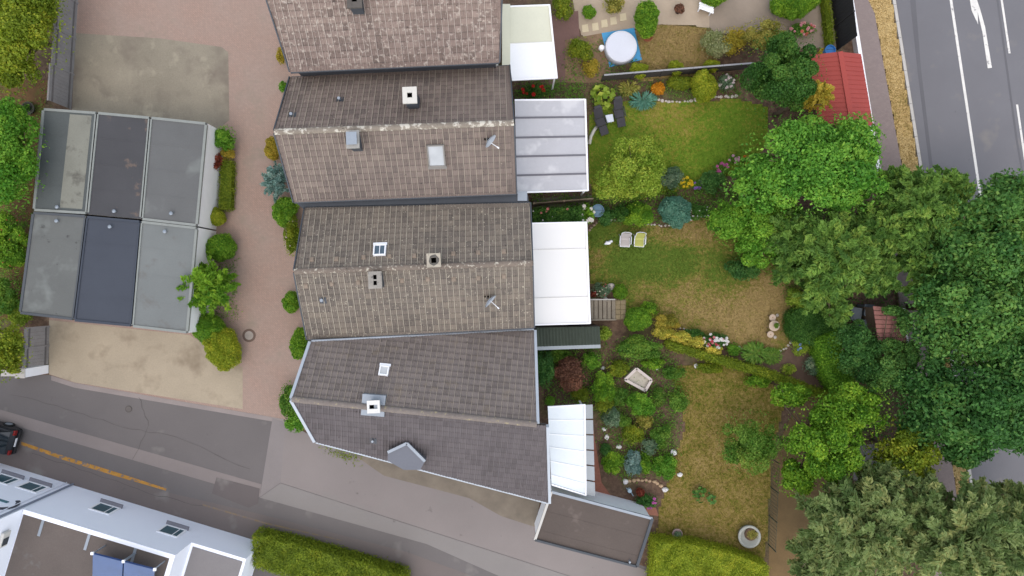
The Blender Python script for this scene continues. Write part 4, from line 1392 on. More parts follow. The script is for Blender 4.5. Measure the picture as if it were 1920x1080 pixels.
garage("garage with streaked half dark, half pale felt roof and rusty flakes", [(80, 203), (181, 210), (162, 401), (62, 395)], F1, E1, vent=(107, 388), door=0)
q = wp([(131, 214), (172, 217), (154, 392), (112, 389)], 2.51)
MB().prism(q, 2.495, 2.51).build("felt_sheet", rough_mat("felt_pale", '#85857a', var=.14, s1=.8, s2=12, bmp=.3, spots=[('#66645c', 1.2, .55, .7)]), bpy.data.objects["garage"])
garage("garage with very dark brownish felt roof between two pale roof edges", [(182, 210), (281, 219), (264, 411), (163, 402)], F2, E1, rims=(1, 1, 0, 1), vent=(214, 396), door=0)
garage("mid grey felt garage at the end of the row beside the clipped green cube bush", [(282, 219), (387, 230), (369, 424), (265, 412)], F3, E1, vent=(321, 400), door=0, white_wall=True)
garage("garage with worn grey felt roof, dark stains and a round white vent", [(61, 397), (161, 404), (137, 600), (36, 588)], F4, E2, vent=(106, 414), door=2)
garage("garage with dark blue grey felt roof and a small round vent", [(162, 405), (263, 414), (246, 612), (138, 602)], F5, rough_mat("edge_blue", '#444a54', var=.1), vent=(206, 425), door=2)
garage("garage with light grey green felt roof partly under the feathery shrub", [(264, 414), (369, 426), (351, 625), (247, 613)], F6, E1, vent=(309, 434), door=2, white_wall=True)

# garage of the southern house
za = 2.7
P = [W(x, y, za) for x, y in [(1034, 922), (1223, 972), (1194, 1062), (1003, 1012)]]
c = (P[0] + P[2]) / 2
sg = thing("garage", "dark brown flat roofed garage with pale rear gutter next to the slanting eave", "garage", (c.x, c.y, 0))
MB().prism([p.lerp(c, .02).to_2d() for p in P], -.05, za - .12).build("wall", WHITE, sg)
FB = rough_mat("felt_brown", '#60564f', var=.14, s1=.5, s2=14, bmp=.25, spots=[('#7a6e66', .7, .6, .74)])
for i in range(5):                      # lapped felt sheets
    t0, t1 = i / 5, (i + 1) / 5
    q = [P[0].lerp(P[3], t0), P[1].lerp(P[2], t0), P[1].lerp(P[2], t1), P[0].lerp(P[3], t1)]
    MB().prism([x.lerp(c, .01).to_2d() for x in q], za - .119, za - .03 - .008 * (i % 2)).build("roof_sheet", FB, sg)
MB().bar(P[0], P[1], .14, .14).build("gutter", ZINC, sg)
MB().bar(P[1], P[2], .16, .16).build("roof_edge", E2, sg)
MB().bar(P[2], P[3], .12, .16).build("roof_edge", E2, sg)
MB().bar(P[3], P[0], .14, .16).build("roof_edge", plain("edge_white", '#c9c6be', .6), sg)
p = W(1180, 1052, za)
MB().tube([(p.x, p.y, za - .1), (p.x, p.y, za + .2)], .06, 10).build("roof_vent", ZINC, sg)
# ------------------------------------------------------------------ white commercial building across the street
FA, FE = W(0, 868), W(492, 1017)
fu = (FE - FA).normalized()
fn = Vector((-fu.y, fu.x, 0))
if fn.y < 0: fn = -fn
def fpt(u, d, z): return FA + fu * u - fn * d + Vector((0, 0, z))
uB = (W(140, 910) - FA).dot(fu)
uC = (W(396, 987) - FA).dot(fu)
uE = (FE - FA).length
FWHT = rough_mat("white_facade", '#d9dce4', var=.03, s1=.5, s2=20, k=1.15, bmp=.1)
bl = fpt(uB, 4, 0)
wb = thing("white_building", "white rendered shop building with flat brown roof, windows and a curved dark emblem", "building", (bl.x, bl.y, 0))
def block(u0, u1, d0, d1, z0, z1, name, mat):
    pts = [fpt(u0, d0, 0).to_2d(), fpt(u1, d0, 0).to_2d(), fpt(u1, d1, 0).to_2d(), fpt(u0, d1, 0).to_2d()]
    return MB().prism(pts, z0, z1).build(name, mat, wb)
BROOF = rough_mat("brown_flat_roof", '#6b625c', var=.16, s1=.5, s2=14, bmp=.4, spots=[('#7a7876', .8, .6, .72)])
GROOF = rough_mat("grey_flat_roof", '#858180', var=.1, s1=.5, s2=14, bmp=.3)
block(-9, uB, 0, 11, -.1, 7.8, "tall_wall", FWHT)
block(-8.8, uB - .2, .2, 10.8, 7.79, 7.82, "roof_surface", BROOF)
block(uB + .002, uC, 0.003, 9, -.1, 4.2, "low_wall", FWHT)
block(uB + .05, uC - .25, .25, 8.8, 4.19, 4.23, "roof_surface", BROOF)
block(uB + .05, uC - .002, .003, .25, 4.231, 4.36, "parapet", FWHT)
block(uC - .25, uC - .003, .25, 8.8, 4.231, 4.36, "parapet", FWHT)
block(uC + .002, uE, 0.006, 7, -.1, 2.5, "side_wall", FWHT)
block(uC + .15, uE - .15, .2, 6.8, 2.49, 2.54, "roof_surface", GROOF)
for k in range(3):   # lead flashing strips on the brown roof
    block(uB + 1.1 + 2.6 * k, uB + 1.25 + 2.6 * k, .3, 1.2, 4.235, 4.26, "flashing_strip", ZINC)
MB().tube([fpt(uB - .12, -.06, 0), fpt(uB - .12, -.06, 7.6)], .06, 10).build("downpipe", rough_mat("downpipe", '#8f98a8', var=.06, metal=.2, rough=.5), wb)
MB().tube([fpt(uB - .5, -.04, 0), fpt(uB - .5, -.04, 7.6)], .03, 8).build("downpipe", FWHT, wb)
TEAL = glass_mat("teal_glass", '#4c6b74', .06)
SILL = rough_mat("stone_sill", '#84848c', var=.06)
for (px, py) in ((8, 899), (61, 914), (196, 954), (322, 996)):
    p = ray_plane(px, py, FA, fn)
    c = p + fn * .005
    up = Vector((0, 0, 1))
    w, h = 1.15, 1.05
    fr = MB()
    for e in (-1, 1):
        fr.obox(c + fu * e * (w / 2), fu * .05, fn * .04, up * (h / 2 + .05))
        fr.obox(c + up * e * (h / 2), fu * (w / 2 - .052), fn * .035, up * .05)
    o = fr.build("window", WHITE, wb)
    MB().obox(c, fu * (w / 2 - .05), fn * .012, up * (h / 2 - .05)).build("pane", TEAL, o)
    MB().obox(c - up * (h / 2 + .11) + fn * .09, fu * (w / 2 + .1), fn * .13, up * .035).build("sill", SILL, o)
    MB().obox(c + fu * .25, fu * .02, fn * .03, up * (h / 2 - .055)).build("mullion", WHITE, o)
# curved emblem on the upper wall
e0 = ray_plane(6, 944, FA, fn) + fn * .03
arc = []
for i in range(15):
    a = R(-60 + 200 * i / 14)
    arc.append(e0 + fu * (.62 * math.cos(a)) + Vector((0, 0, .75 * math.sin(a))))
em = MB()
for i in range(14):
    em.bar(arc[i], arc[i + 1], .05, .2)
em.build("emblem", plain("emblem_grey", '#4a4e58', .5), wb)
MB().obox(e0 - Vector((0, 0, .2)) - fu * .3, fu * .4, fn * .02, Vector((0, 0, .09))).build("emblem", plain("emblem_teal", '#4c7a84', .5), wb)
# wall unit on the tall block's side
p = fpt(uB + .09, 1.3, 5.3)
un = MB().obox(p, fn * .42, fu * .09, Vector((0, 0, .28))).build("wall_unit", plain("unit_cream", '#d6d3cc', .5), wb, bevel=.05)
MB().obox(p + fu * .1 - fn * .1, fn * .2, fu * .012, Vector((0, 0, .2))).build("grille", ZINCD, un)
# blue collectors on the roof
BLUE = glass_mat("blue_collector", '#2c4a80', .18)
a, b = W(174, 1037, 5.3), W(291, 1067, 5.3)
sp_ = thing("solar_collector", "dark blue tilted collector panels on the brown flat roof", "solar panel", (((a + b) / 2).x, ((a + b) / 2).y, 4.23))
dn = -fn * 2.0 - Vector((0, 0, .9))
for i in range(2):
    p, q = a.lerp(b, .5 * i + .01), a.lerp(b, .5 * i + .49)
    x, y = (q - p) / 2, dn / 2
    pn = MB().obox((p + q) / 2 + y, x, y, x.cross(y).normalized() * .05).build("panel", BLUE, sp_)
    for e in (0, 1):
        t = p if e == 0 else q
        MB().bar((t.x, t.y, 4.2), (t.x, t.y, 5.28), .05).build("support", ZINC, sp_)
for t in (0, .5, 1):
    p = a.lerp(b, t) + Vector((0, 0, .04))
    MB().box((p.x, p.y, p.z), .14, .14, .1).build("clamp", WHITE, sp_)

# ------------------------------------------------------------------ fences and walls
def board_fence(name, label, pts, h, n_panels, bmat, gap=.01, bw=.19, steps=0.0, rail=None, cap=None, post=None):
    """pts: two photo pixels on the ground"""
    a, b = W(*pts[0]), W(*pts[1])
    root = thing(name, label, "fence", ((a.x + b.x) / 2, (a.y + b.y) / 2, 0))
    d = (b - a).normalized()
    L = (b - a).length / n_panels
    nn = Vector((-d.y, d.x, 0))
    for k in range(n_panels):
        hz = h + steps * (k % 2)
        p = a + d * (L * k)
        o = MB().bar(p + Vector((0, 0, hz - .25)) + nn * .04, p + d * (L - .06) + Vector((0, 0, hz - .25)) + nn * .04, .04, .09).build("fence_panel", rail or bmat, root)
        MB().bar(p + Vector((0, 0, .35)) + nn * .04, p + d * (L - .06) + Vector((0, 0, .35)) + nn * .04, .04, .09).build("rail", rail or bmat, o)
        m = max(2, int((L - .1) / bw))
        for i in range(m):
            c = p + d * (.05 + (i + .5) * (L - .1) / m)
            w = (L - .1) / m - gap
            z1 = hz + random.uniform(-.012, .012)
            MB().obox(Vector((c.x, c.y, z1 / 2 + .03)), d * w / 2, nn * .012, Vector((0, 0, z1 / 2))).build("board", bmat, o)
        MB().box((p.x, p.y, hz / 2 - .05), .1, .1, hz + .14, math.atan2(d.y, d.x)).build("post", post or bmat, root)
        if cap:
            MB().bar(p + Vector((0, 0, hz + .06)), p + d * (L - .02) + Vector((0, 0, hz + .06)), .09, .04).build("cap_rail", cap, o)
    return root
GW = rough_mat("grey_wood", '#94908e', var=.16, s1=1.4, s2=12, bmp=.3)
GWD = rough_mat("grey_wood_dark", '#6c6866', var=.2, s1=1.4, s2=12)
board_fence("board_fence", "grey weathered board fence stepping along the pale forecourt", [(150, -60), (134, 207)], 1.9, 4, GW, steps=.14, rail=GWD, cap=GW)
board_fence("board_fence", "short grey board fence ending at a white pier by the street", [(93, 612), (91, 684)], 2.0, 2, GW, steps=.1, rail=GWD, cap=GW)
p = W(88, 692)
pr = thing("wall_pier", "white rendered pier at the end of the short grey fence", "pier", (p.x - .15, p.y, 0))
MB().box((p.x - .15, p.y, 1.0), .5, .5, 2.0).build("shaft", WHITE, pr)
MB().box((p.x - .15, p.y, 2.03), .56, .56, .06).build("coping", rough_mat("coping", '#c2bdb6', var=.1), pr)
p2 = W(52, 696)
lw = thing("low_wall", "low pale wall running from the white pier", "wall", (p2.x, p2.y, 0))
MB().box((p2.x - .1, p2.y, .45), 1.6, .3, .9).build("wall_body", rough_mat("pale_wall", '#bdb5ac', var=.1), lw)
MB().box((p2.x - .1, p2.y, .93), 1.6, .36, .06).build("coping", MATS["coping"], lw)
BLK = rough_mat("black_board", '#2f2e30', var=.2, s1=1.4, s2=12, rough=.7)
board_fence("board_fence", "tall black board fence between the gravel yard and the pavement", [(1553, -40), (1569, 97)], 2.4, 3, BLK)
board_fence("board_fence", "dark fence with a pale grey cap between the pool garden and the recliner lawn", [(1128, 152), (1400, 130)], 1.1, 5, rough_mat("dark_board", '#4a4642', var=.2), cap=rough_mat("cap_metal", '#a0a0a2', var=.1, s1=2, s2=12))
board_fence("board_fence", "low brown plank fence behind the rose bed of the white canopy", [(1000, 386), (1110, 377)], 1.3, 2, rough_mat("plank_brown", '#8a7c68', var=.2, s1=1.4, s2=12))
# white low wall along the pavement
a, b = W(1587, -60, .5), W(1649, 330, .5)
lw = thing("low_wall", "long low white wall along the pavement behind the red roof", "wall", (((a + b) / 2).x, ((a + b) / 2).y, 0))
MB().bar((a.x, a.y, .2), (b.x, b.y, .2), .16, .6).build("wall_body", WHITE, lw)
MB().bar((a.x, a.y, .52), (b.x, b.y, .52), .22, .05).build("coping", WHITE, lw)
# green wire fence
GRN = plain("fence_green", '#3c4a40', .5)
a, b = W(1447, 860), W(1440, 1020)
wf = thing("wire_fence", "dark green wire mesh fence between dry lawn and bare earth", "fence", (((a + b) / 2).x, ((a + b) / 2).y, 0))
for i in range(4):
    p = a.lerp(b, i / 3)
    MB().tube([(p.x, p.y, -.1), (p.x, p.y, 1.25)], .03, 8).build("post", GRN, wf)
ms = MB()
for z in (.1, .3, .5, .7, .9, 1.1, 1.2):
    ms.bar((a.x, a.y, z), (b.x, b.y, z), .012)
for i in range(26):
    p = a.lerp(b, i / 25)
    ms.bar((p.x, p.y, .05), (p.x, p.y, 1.2), .010)
ms.build("mesh", GRN, wf)

# ------------------------------------------------------------------ red roofed shed by the pavement
def gable_shed(label, ridge, zr, we, ee, ze, mat, n=16, wall=None, name="garden_shed"):
    r0, r1 = W(*ridge[0], zr), W(*ridge[1], zr)
    w0, w1, e0, e1 = W(*we[0], ze), W(*we[1], ze), W(*ee[0], ze), W(*ee[1], ze)
    c = (r0 + r1) / 2
    root = thing(name, label, "shed", (c.x, c.y, 0))
    for (a, b) in ((w0, w1), (e0, e1)):
        for i in range(n):     # lapped sheets across the slope
            t0, t1 = i / n, (i + 1) / n
            p = [r0.lerp(r1, t0), r0.lerp(r1, t1), a.lerp(b, t1), a.lerp(b, t0)]
            up = Vector((0, 0, .03))
            q = [p[0] + up * .2, p[1] + up, p[2] + up, p[3] + up * .2]
            MB().add(q + [x - Vector((0, 0, .04)) for x in p], [(0, 1, 2, 3), (4, 7, 6, 5), (0, 4, 5, 1), (1, 5, 6, 2), (2, 6, 7, 3), (3, 7, 4, 0)]).build("roof_sheet", mat, root)
    MB().bar(r0 + Vector((0, 0, .03)), r1 + Vector((0, 0, .03)), .28, .05).build("ridge_cap", mat, root)
    ctr = (w0 + w1 + e0 + e1) / 4
    f = [x.lerp(ctr, .06) for x in (w0, w1, e1, e0)]
    MB().prism([x.to_2d() for x in f], -.05, ze - .1).build("wall", wall or WHITE, root)
    return root
REDM = rough_mat("red_sheet", '#a8483f', var=.07, s1=.8, s2=12, rough=.55, bmp=.08)
gable_shed("shed with a bright red ribbed gable roof beside the pavement", [(1575, 97), (1598, 235)], 2.9, [(1516, 103), (1535, 235)], [(1614, 101), (1637, 235)], 2.3, REDM, wall=rough_mat('shed_timber', '#6a5040', var=.2))
z = 2.1
q = [W(1637, 574, z), W(1694, 578, z), W(1704, 664, z), W(1650, 668, z)]
c = (q[0] + q[2]) / 2
rs = thing("garden_shed", "small shed with dull pink red ribbed roof half hidden by leaves", "shed", (c.x, c.y, 0))
PK = rough_mat("pink_sheet", '#a4726a', var=.12, s1=1, s2=14, rough=.6)
for i in range(11):
    t0, t1 = i / 11, (i + 1) / 11 - .012
    p = [q[0].lerp(q[3], t0), q[1].lerp(q[2], t0), q[1].lerp(q[2], t1), q[0].lerp(q[3], t1)]
    MB().prism([x.to_2d() for x in p], z - .04, z + .02 * (i % 2)).build("roof_sheet", PK, rs)
MB().prism([x.lerp(c, .06).to_2d() for x in q], -.05, z - .06).build("wall", rough_mat("shed_brown", '#6a5a4c', var=.2), rs)
MB().bar(q[1], q[2], .1, .1).build("gutter", WHITE, rs)
TARP = rough_mat("grey_plastic", '#626c74', var=.12, s1=1.4, s2=12, rough=.45)
def storage_box(label, px, py, w, d, h, ang):
    p = W(px, py, h)
    o = thing("storage_box", label, "box", (p.x, p.y, 0))
    MB().box((p.x, p.y, h / 2 - .06), w - .06, d - .06, h - .12, ang).build("body", TARP, o, bevel=.02)
    l = MB().box((p.x, p.y, h - .04), w, d, .08, ang).build("lid", TARP, o, bevel=.025)
    MB().box((p.x, p.y, h + .012), w - .2, d - .2, .03, ang).build("lid_panel", TARP, l, bevel=.01)
    MB().box((p.x - math.cos(ang) * (w / 2), p.y - math.sin(ang) * (w / 2), h - .05), .05, .2, .04, ang).build("handle", DARK, l)
storage_box("grey plastic storage box with raised rim beside the pink red shed", 1606, 589, .62, .78, 1.0, R(-8))
storage_box("dark grey storage box tight against the pink red shed", 1630, 582, .55, .7, 1.05, R(-5))
p = W(1627, 609, 1.0)
wbt = thing("water_butt", "dark grey round water butt below the storage boxes", "barrel", (p.x, p.y, 0))
MB().lathe((p.x, p.y, 0), [(.30, -.02), (.36, .4), (.36, .6), (.32, .96)], 20).build("body", TARP, wbt, smooth=True)
MB().lathe((p.x, p.y, .96), [(.36, 0), (.36, .04), (.1, .09)], 20).build("lid", TARP, wbt)

# ------------------------------------------------------------------ garden furniture and ornaments
FRAME = plain("chair_frame", '#d8dade', .35, k=.9)
def lawn_chair(label, px, py, fabric, ang):
    p = W(px, py, .4)
    root = thing("garden_chair", label, "chair", (p.x, p.y, 0), "reclining garden chairs on the lawn")
    ca, sa = math.cos(ang), math.sin(ang)
    def L(x, y, z): return Vector((p.x + x * ca - y * sa, p.y + x * sa + y * ca, z))
    # sling: seat towards -y, back rising towards +y
    prof = [(-.40, .40), (-.30, .42), (0.0, .36), (.10, .40), (.24, .70), (.36, .95)]
    w = .26
    mb = MB()
    for (y, z) in prof:
        mb.v += [tuple(L(-w, y, z)), tuple(L(w, y, z)), tuple(L(-w, y, z - .015)), tuple(L(w, y, z - .015))]
    for i in range(len(prof) - 1):
        k = i * 4
        mb.f += [(k, k + 1, k + 5, k + 4), (k + 2, k + 6, k + 7, k + 3), (k, k + 4, k + 6, k + 2), (k + 1, k + 3, k + 7, k + 5)]
    mb.build("sling", fabric, root)
    for e in (-1, 1):
        MB().tube([L(e * (w + .02), y, z) for (y, z) in prof], .018, 7).build("side_rail", FRAME, root, smooth=True)
        ar = MB().tube([L(e * (w + .07), -.26, .60), L(e * (w + .07), .0, .62), L(e * (w + .06), .22, .66)], .028, 7)
        ar.build("armrest", FRAME, root, smooth=True)
        MB().tube([L(e * (w + .05), -.25, .60), L(e * (w + .05), -.30, .0)], .016, 7).build("leg", FRAME, root)
        MB().tube([L(e * (w + .05), .12, .62), L(e * (w + .05), .36, .0)], .016, 7).build("leg", FRAME, root)
    MB().tube([L(-w - .02, .36, .95), L(-w * .5, .41, .98), L(w * .5, .41, .98), L(w + .02, .36, .95)], .018, 7).build("top_rail", FRAME, root, smooth=True)
    MB().tube([L(-w - .02, -.40, .40), L(w + .02, -.40, .40)], .016, 7).build("front_rail", FRAME, root)
    return root
lawn_chair("reclining garden chair with pale grey sling on the dry lawn", 1172, 450, plain("grey_sling", '#b9b2ae', .7), R(-3))
lawn_chair("reclining garden chair with lime yellow sling on the dry lawn", 1199, 450, plain("lime_sling", '#b4b664', .7), R(-4))

p = W(1141, 455, .15)
an = thing("animal_ornament", "small white animal shaped garden ornament on the grass near the canopy", "ornament", (p.x, p.y, 0))
wmat = rough_mat("ornament_white", '#e6e8ee', var=.05, s1=4, s2=20, k=.9)
mb = MB()
mb.ball((p.x - .04, p.y - .02, .2), .19, .105, .12, 14, 9)
mb.ball((p.x + .14, p.y + .06, .27), .09, .075, .08, 12, 8)
mb.ball((p.x + .20, p.y + .09, .25), .05, .045, .04, 10, 6)
for (x, y) in ((-.16, -.09), (-.12, .06), (.07, -.05), (.05, .09)):
    mb.tube([(p.x + x, p.y + y, .16), (p.x + x, p.y + y, .0)], [.045, .035], 8)
mb.tube([(p.x + .12, p.y + .11, .32), (p.x + .12, p.y + .15, .38)], [.03, .008], 6)
mb.tube([(p.x + .17, p.y + .02, .32), (p.x + .19, p.y - .01, .38)], [.03, .008], 6)
mb.tube([(p.x - .2, p.y - .06, .22), (p.x - .27, p.y - .10, .28)], [.03, .015], 6)
mb.build("body", wmat, an, smooth=True)

LOG = rough_mat("log_end", '#cbb59e', var=.14, s1=5, s2=22)
def ring_wood(): 
    if "ring_wood" in MATS: return MATS["ring_wood"]
    m, nt, b = nodes_of("ring_wood")
    tc = nt.nodes.new("ShaderNodeTexCoord").outputs["Object"]
    wv = nt.nodes.new("ShaderNodeTexWave"); wv.wave_type = 'RINGS'; wv.rings_direction = 'Z'
    wv.inputs["Scale"].default_value = 9; wv.inputs["Distortion"].default_value = 1.5
    nt.links.new(tc, wv.inputs[0])
    nt.links.new(ramp(nt, wv.outputs["Fac"], [(0, lin('#a8917a', KA)), (1, lin('#dcc8b2', KA))]), b.inputs["Base Color"])
    b.inputs["Roughness"].default_value = .8
    MATS["ring_wood"] = m
    return m
def round_seat(name, label, cat, px, py, rpx, h, legs, group=None):
    p = W(px, py, h)
    r = rpx / FOC * (CAMH - h)
    root = thing(name, label, cat, (p.x, p.y, 0), group)
    MB().lathe((p.x, p.y, h - .05), [(r * .96, 0), (r, .01), (r, .04), (r * .96, .05)], 24).build("top", ring_wood(), root)
    MB().lathe((p.x, p.y, h + .003), [(r * .18, 0), (r * .18, .006)], 12).build("centre_cap", rough_mat("knot", '#a08468', var=.1), root)
    for k in range(legs):
        a = 2 * math.pi * k / legs + .4
        MB().tube([(p.x + r * .6 * math.cos(a), p.y + r * .6 * math.sin(a), h - .05), (p.x + r * .95 * math.cos(a), p.y + r * .95 * math.sin(a), 0)], [.022, .018], 7).build("leg", rough_mat("leg_wood", '#7a6450', var=.15), root)
    return root
tb = round_seat("garden_table", "round wooden garden table with a potted plant on it", "table", 1452, 611, 10, .55, 4)
round_seat("stool", "round wooden stool on the side of the table towards the yellow bush", "stool", 1449, 595.5, 6.3, .40, 3, "round stools at the garden table")
round_seat("stool", "round wooden stool on the side of the table towards the ferns", "stool", 1445, 627, 6.3, .40, 3, "round stools at the garden table")
pp = W(1454, 610, .6)
pl = thing("potted_plant", "small green potted plant on the round garden table", "plant", (pp.x, pp.y, .55))
MB().lathe((pp.x, pp.y, .55), [(.07, 0), (.10, .12), (.11, .13)], 14).build("pot", rough_mat("clay", '#9a6a4c', var=.12), pl)
Fp = crown('round', (pp.x, pp.y, .76), .15, .15, .12, .05, 2)
link_mesh("foliage", Fp.mesh("foliage", ORG[pl]), leaf_mat(*PAL['fern']), pl)

def rock(name, label, px, py, r, mat, cat="stone", group=None, h=None, sy=1.0):
    p = W(px, py, .1)
    o = MB().ball((p.x, p.y, r * .45), r, r * sy, (h or r * .7), 9, 6, .35).build(name, mat, None, at=(p.x, p.y, 0))
    return tag(o, label, cat, group)
PST = rough_mat("pale_stone", '#c9c1b6', var=.14, s1=4, s2=18)
WST = rough_mat("white_stone", '#dcdad8', var=.08, s1=4, s2=18, k=.9)
rock("field_stone", "small pale stone beside the stool near the yellow bush", 1458, 591, .10, PST)
rock("field_stone", "small pale stone beside the stool near the ferns", 1454, 632, .10, PST)
rock("field_stone", "grey boulder among the pot plants above the wooden steps", 1146, 537, .20, PST)
for (x, y, r, l) in ((1133, 805, .17, "white stone figure at the edge of the brick terrace bed"), (1138, 820, .16, "white stone next to the white figure by the terrace bed"),
                     (1263, 848, .20, "white stone at the lawn edge of the round planting"), (1275, 890, .16, "white stone on the dry lawn beside the planting"),
                     (1247, 918, .20, "white stone at the end of the curved sandstone edge"), (1173, 903, .18, "round white stone at the start of the curved sandstone edge"),
                     (1160, 838, .17, "pale pinkish long stone in the round planting"), (1222, 835, .18, "bluish grey stone in the round planting"),
                     (1131, 690, .14, "white stone under the brown leaved shrub's neighbour"), (1306, 686, .15, "white stone at the foot of the yellow hedge"), (1232, 691, .10, "small pale stone above the trough"),
                     (1136, 562, .15, "white stone on the rail end of the wooden steps")):
    rock("garden_stone", l, x, y, r, WST, "stone", "pale stones set about the gardens", sy=random.uniform(.7, 1.1))

# wooden steps from the terrace
ST = thing("wooden_steps", "weathered grey wooden steps going down from the white canopy", "steps", tuple(W(1131, 582)))
OLD = rough_mat("old_deck_wood", '#8f8676', var=.22, s1=2, s2=16, bmp=.4)
for i in range(6):
    z = .92 - i * .15
    x0 = 1106 + i * 8.2
    p, q = W(x0, 563, z), W(x0 + 6.8, 563, z)
    r_, s_ = W(x0 + 6.8, 598, z), W(x0, 598, z)
    MB().prism([v.to_2d() for v in (p, q, r_, s_)], z - .05, z).build("tread", OLD, ST)
for y in (561.5, 599.5):
    a, b = W(1105, y, .95), W(1154, y, .15)
    MB().bar(a - Vector((0, 0, .12)), b - Vector((0, 0, .12)), .06, .26).build("stringer", OLD, ST)
    MB().bar(a + Vector((0, 0, .35)), W(1153, y, .9), .07, .05).build("handrail", rough_mat("rail_grey", '#b0aca4', var=.12) if y < 580 else OLD, ST)
    for t in (1108, 1150):
        MB().bar(W(t, y, -.0), W(t, y, 1.25 if t == 1108 else .9), .06).build("rail_post", OLD, ST)
lp = sheet("landing_paving", [(1153, 560), (1174, 562), (1174, 599), (1153, 600)], .014, rough_mat("landing_bed", '#7c7058', var=.2, s1=2, s2=14))
LSL = rough_mat("landing_slab", '#95876a', var=.2, s1=2.5, s2=16)
for i in range(2):
    for j in range(4):
        q = wp([(1154 + i * 9.8, 563 + j * 9), (1163 + i * 9.8, 563 + j * 9), (1163 + i * 9.8, 571.2 + j * 9), (1154 + i * 9.8, 571.2 + j * 9)], .05)
        MB().prism(q, .0, .05 + random.uniform(0, .012)).build("slab", LSL, lp)

# recliners and side table in the northern garden
CHAR = rough_mat("charcoal_weave", '#47464a', var=.15, s1=3, s2=30, rough=.8)
def recliner(label, px, py, ang):
    p = W(px, py, .4)
    root = thing("recliner", label, "recliner", (p.x, p.y, 0), "dark recliners by the veranda")
    ca, sa = math.cos(ang), math.sin(ang)
    def L(x, y, z): return Vector((p.x + x * ca - y * sa, p.y + x * sa + y * ca, z))
    def pad(n, a, b, w, t):
        (y0, z0), (y1, z1) = a, b
        MB().obox(L(0, (y0 + y1) / 2, (z0 + z1) / 2), (L(w / 2, 0, 0) - L(0, 0, 0)), (L(0, y1, z1) - L(0, y0, z0)) / 2, (L(0, y1, z1) - L(0, y0, z0)).cross(L(1, 0, 0) - L(0, 0, 0)).normalized() * t).build(n, CHAR, root, bevel=.03)
    pad("leg_rest", (-.85, .30), (-.32, .38), .5, .04)
    pad("seat", (-.30, .38), (.18, .34), .54, .045)
    pad("backrest", (.20, .36), (.72, .85), .54, .045)
    pad("headrest", (.66, .86), (.82, .95), .40, .04)
    for e in (-1, 1):
        MB().tube([L(e * .31, -.35, .55), L(e * .31, .25, .60)], .022, 7).build("armrest", CHAR, root)
        MB().tube([L(e * .29, -.40, .0), L(e * .29, .3, .58)], .016, 7).build("leg", ZINCD, root)
        MB().tube([L(e * .29, .45, .0), L(e * .29, -.3, .55)], .016, 7).build("leg", ZINCD, root)
    return root
recliner("charcoal recliner nearest the grey veranda", 1126, 227, R(20))
recliner("charcoal recliner beside the blue green perennials", 1161, 211, R(12))
p = W(1143, 222, .45)
stb = thing("side_table", "small square white side table between the two recliners", "table", (p.x, p.y, 0))
MB().box((p.x, p.y, .45), .45, .45, .03, R(10)).build("top", plain("table_white", '#ccd3dc', .4, k=.9), stb, bevel=.02)
for sx in (-1, 1):
    for sy in (-1, 1):
        MB().tube([(p.x + sx * .12, p.y + sy * .12, .44), (p.x + sx * .17, p.y + sy * .17, 0)], .014, 6).build("leg", WHITE, stb)
pts = [W(1119, 238, .12), W(1113, 246, .12), W(1108, 256, .12), W(1105, 270, .12)]
eb = MB().tube(pts, .10, 10).build("edging_roll", plain("edging_white", '#d4d2c6', .6), None, at=(pts[1].x, pts[1].y, 0), smooth=True)
tag(eb, "white curved edging roll in front of the grey veranda", "edging")

# pool on its blue mat
q = [(1128, 62), (1189, 52), (1204, 112), (1143, 126)]
mt = sheet("pool_mat", q, .03, rough_mat("blue_mat", '#4fa4d6', var=.06, s1=1, s2=16, rough=.5), kind=None, thick=.014)
tag(mt, "bright blue square ground mat under the round pool", "mat")
p = W(1165, 87, .7)
pool = thing("garden_pool", "round garden pool under a pale grey cover", "pool", (p.x, p.y, .03))
rr = 29 / FOC * (CAMH - .7)
MB().lathe((p.x, p.y, .03), [(rr, 0), (rr * 1.05, .2), (rr * 1.05, .5), (rr, .66)], 36).build("pool_wall", plain("pool_grey", '#c2c6ce', .4), pool, smooth=True)
MB().lathe((p.x, p.y, .66), [(rr * 1.0, 0), (rr * 1.01, .03), (rr * .9, .05), (rr * .3, .035)], 36).build("cover", rough_mat("pool_cover", '#cdd0d8', var=.04, s1=1.2, s2=10, k=.88, rough=.45), pool, smooth=True)
tr = []
for i in range(37):
    a = 2 * math.pi * i / 36
    tr.append((p.x + rr * .98 * math.cos(a), p.y + rr * .98 * math.sin(a), .69))
MB().tube(tr, .035, 6, cap=False).build("rim_tube", plain("rim_white", '#dadde2', .4), pool, smooth=True)
p = W(1128, 90, .2)
pm = thing("pool_pump", "small white pool pump at the edge of the blue mat", "pump", (p.x, p.y, 0))
MB().lathe((p.x, p.y, 0), [(.16, 0), (.18, .25), (.14, .34)], 16).build("housing", WHITE, pm)
MB().tube([(p.x + .1, p.y, .2), (p.x + .35, p.y + .03, .25), (p.x + .55, p.y + .03, .35)], .03, 8).build("hose", ZINCD, pm)
gp_ = sheet("stepping_path", [(1086, 46), (1180, 24), (1184, 40), (1090, 66)], .016, BEIGE)
for (x, y) in ((1097, 53), (1116, 50), (1133, 44), (1150, 39), (1168, 32)):
    q = wp([(x - 6, y - 6), (x + 5, y - 8), (x + 7, y + 6), (x - 5, y + 8)], .04)
    MB().prism(q, -.01, .04).build("slab", rough_mat("cream_slab", '#d2c4a4', var=.1, s1=2, s2=14), gp_)
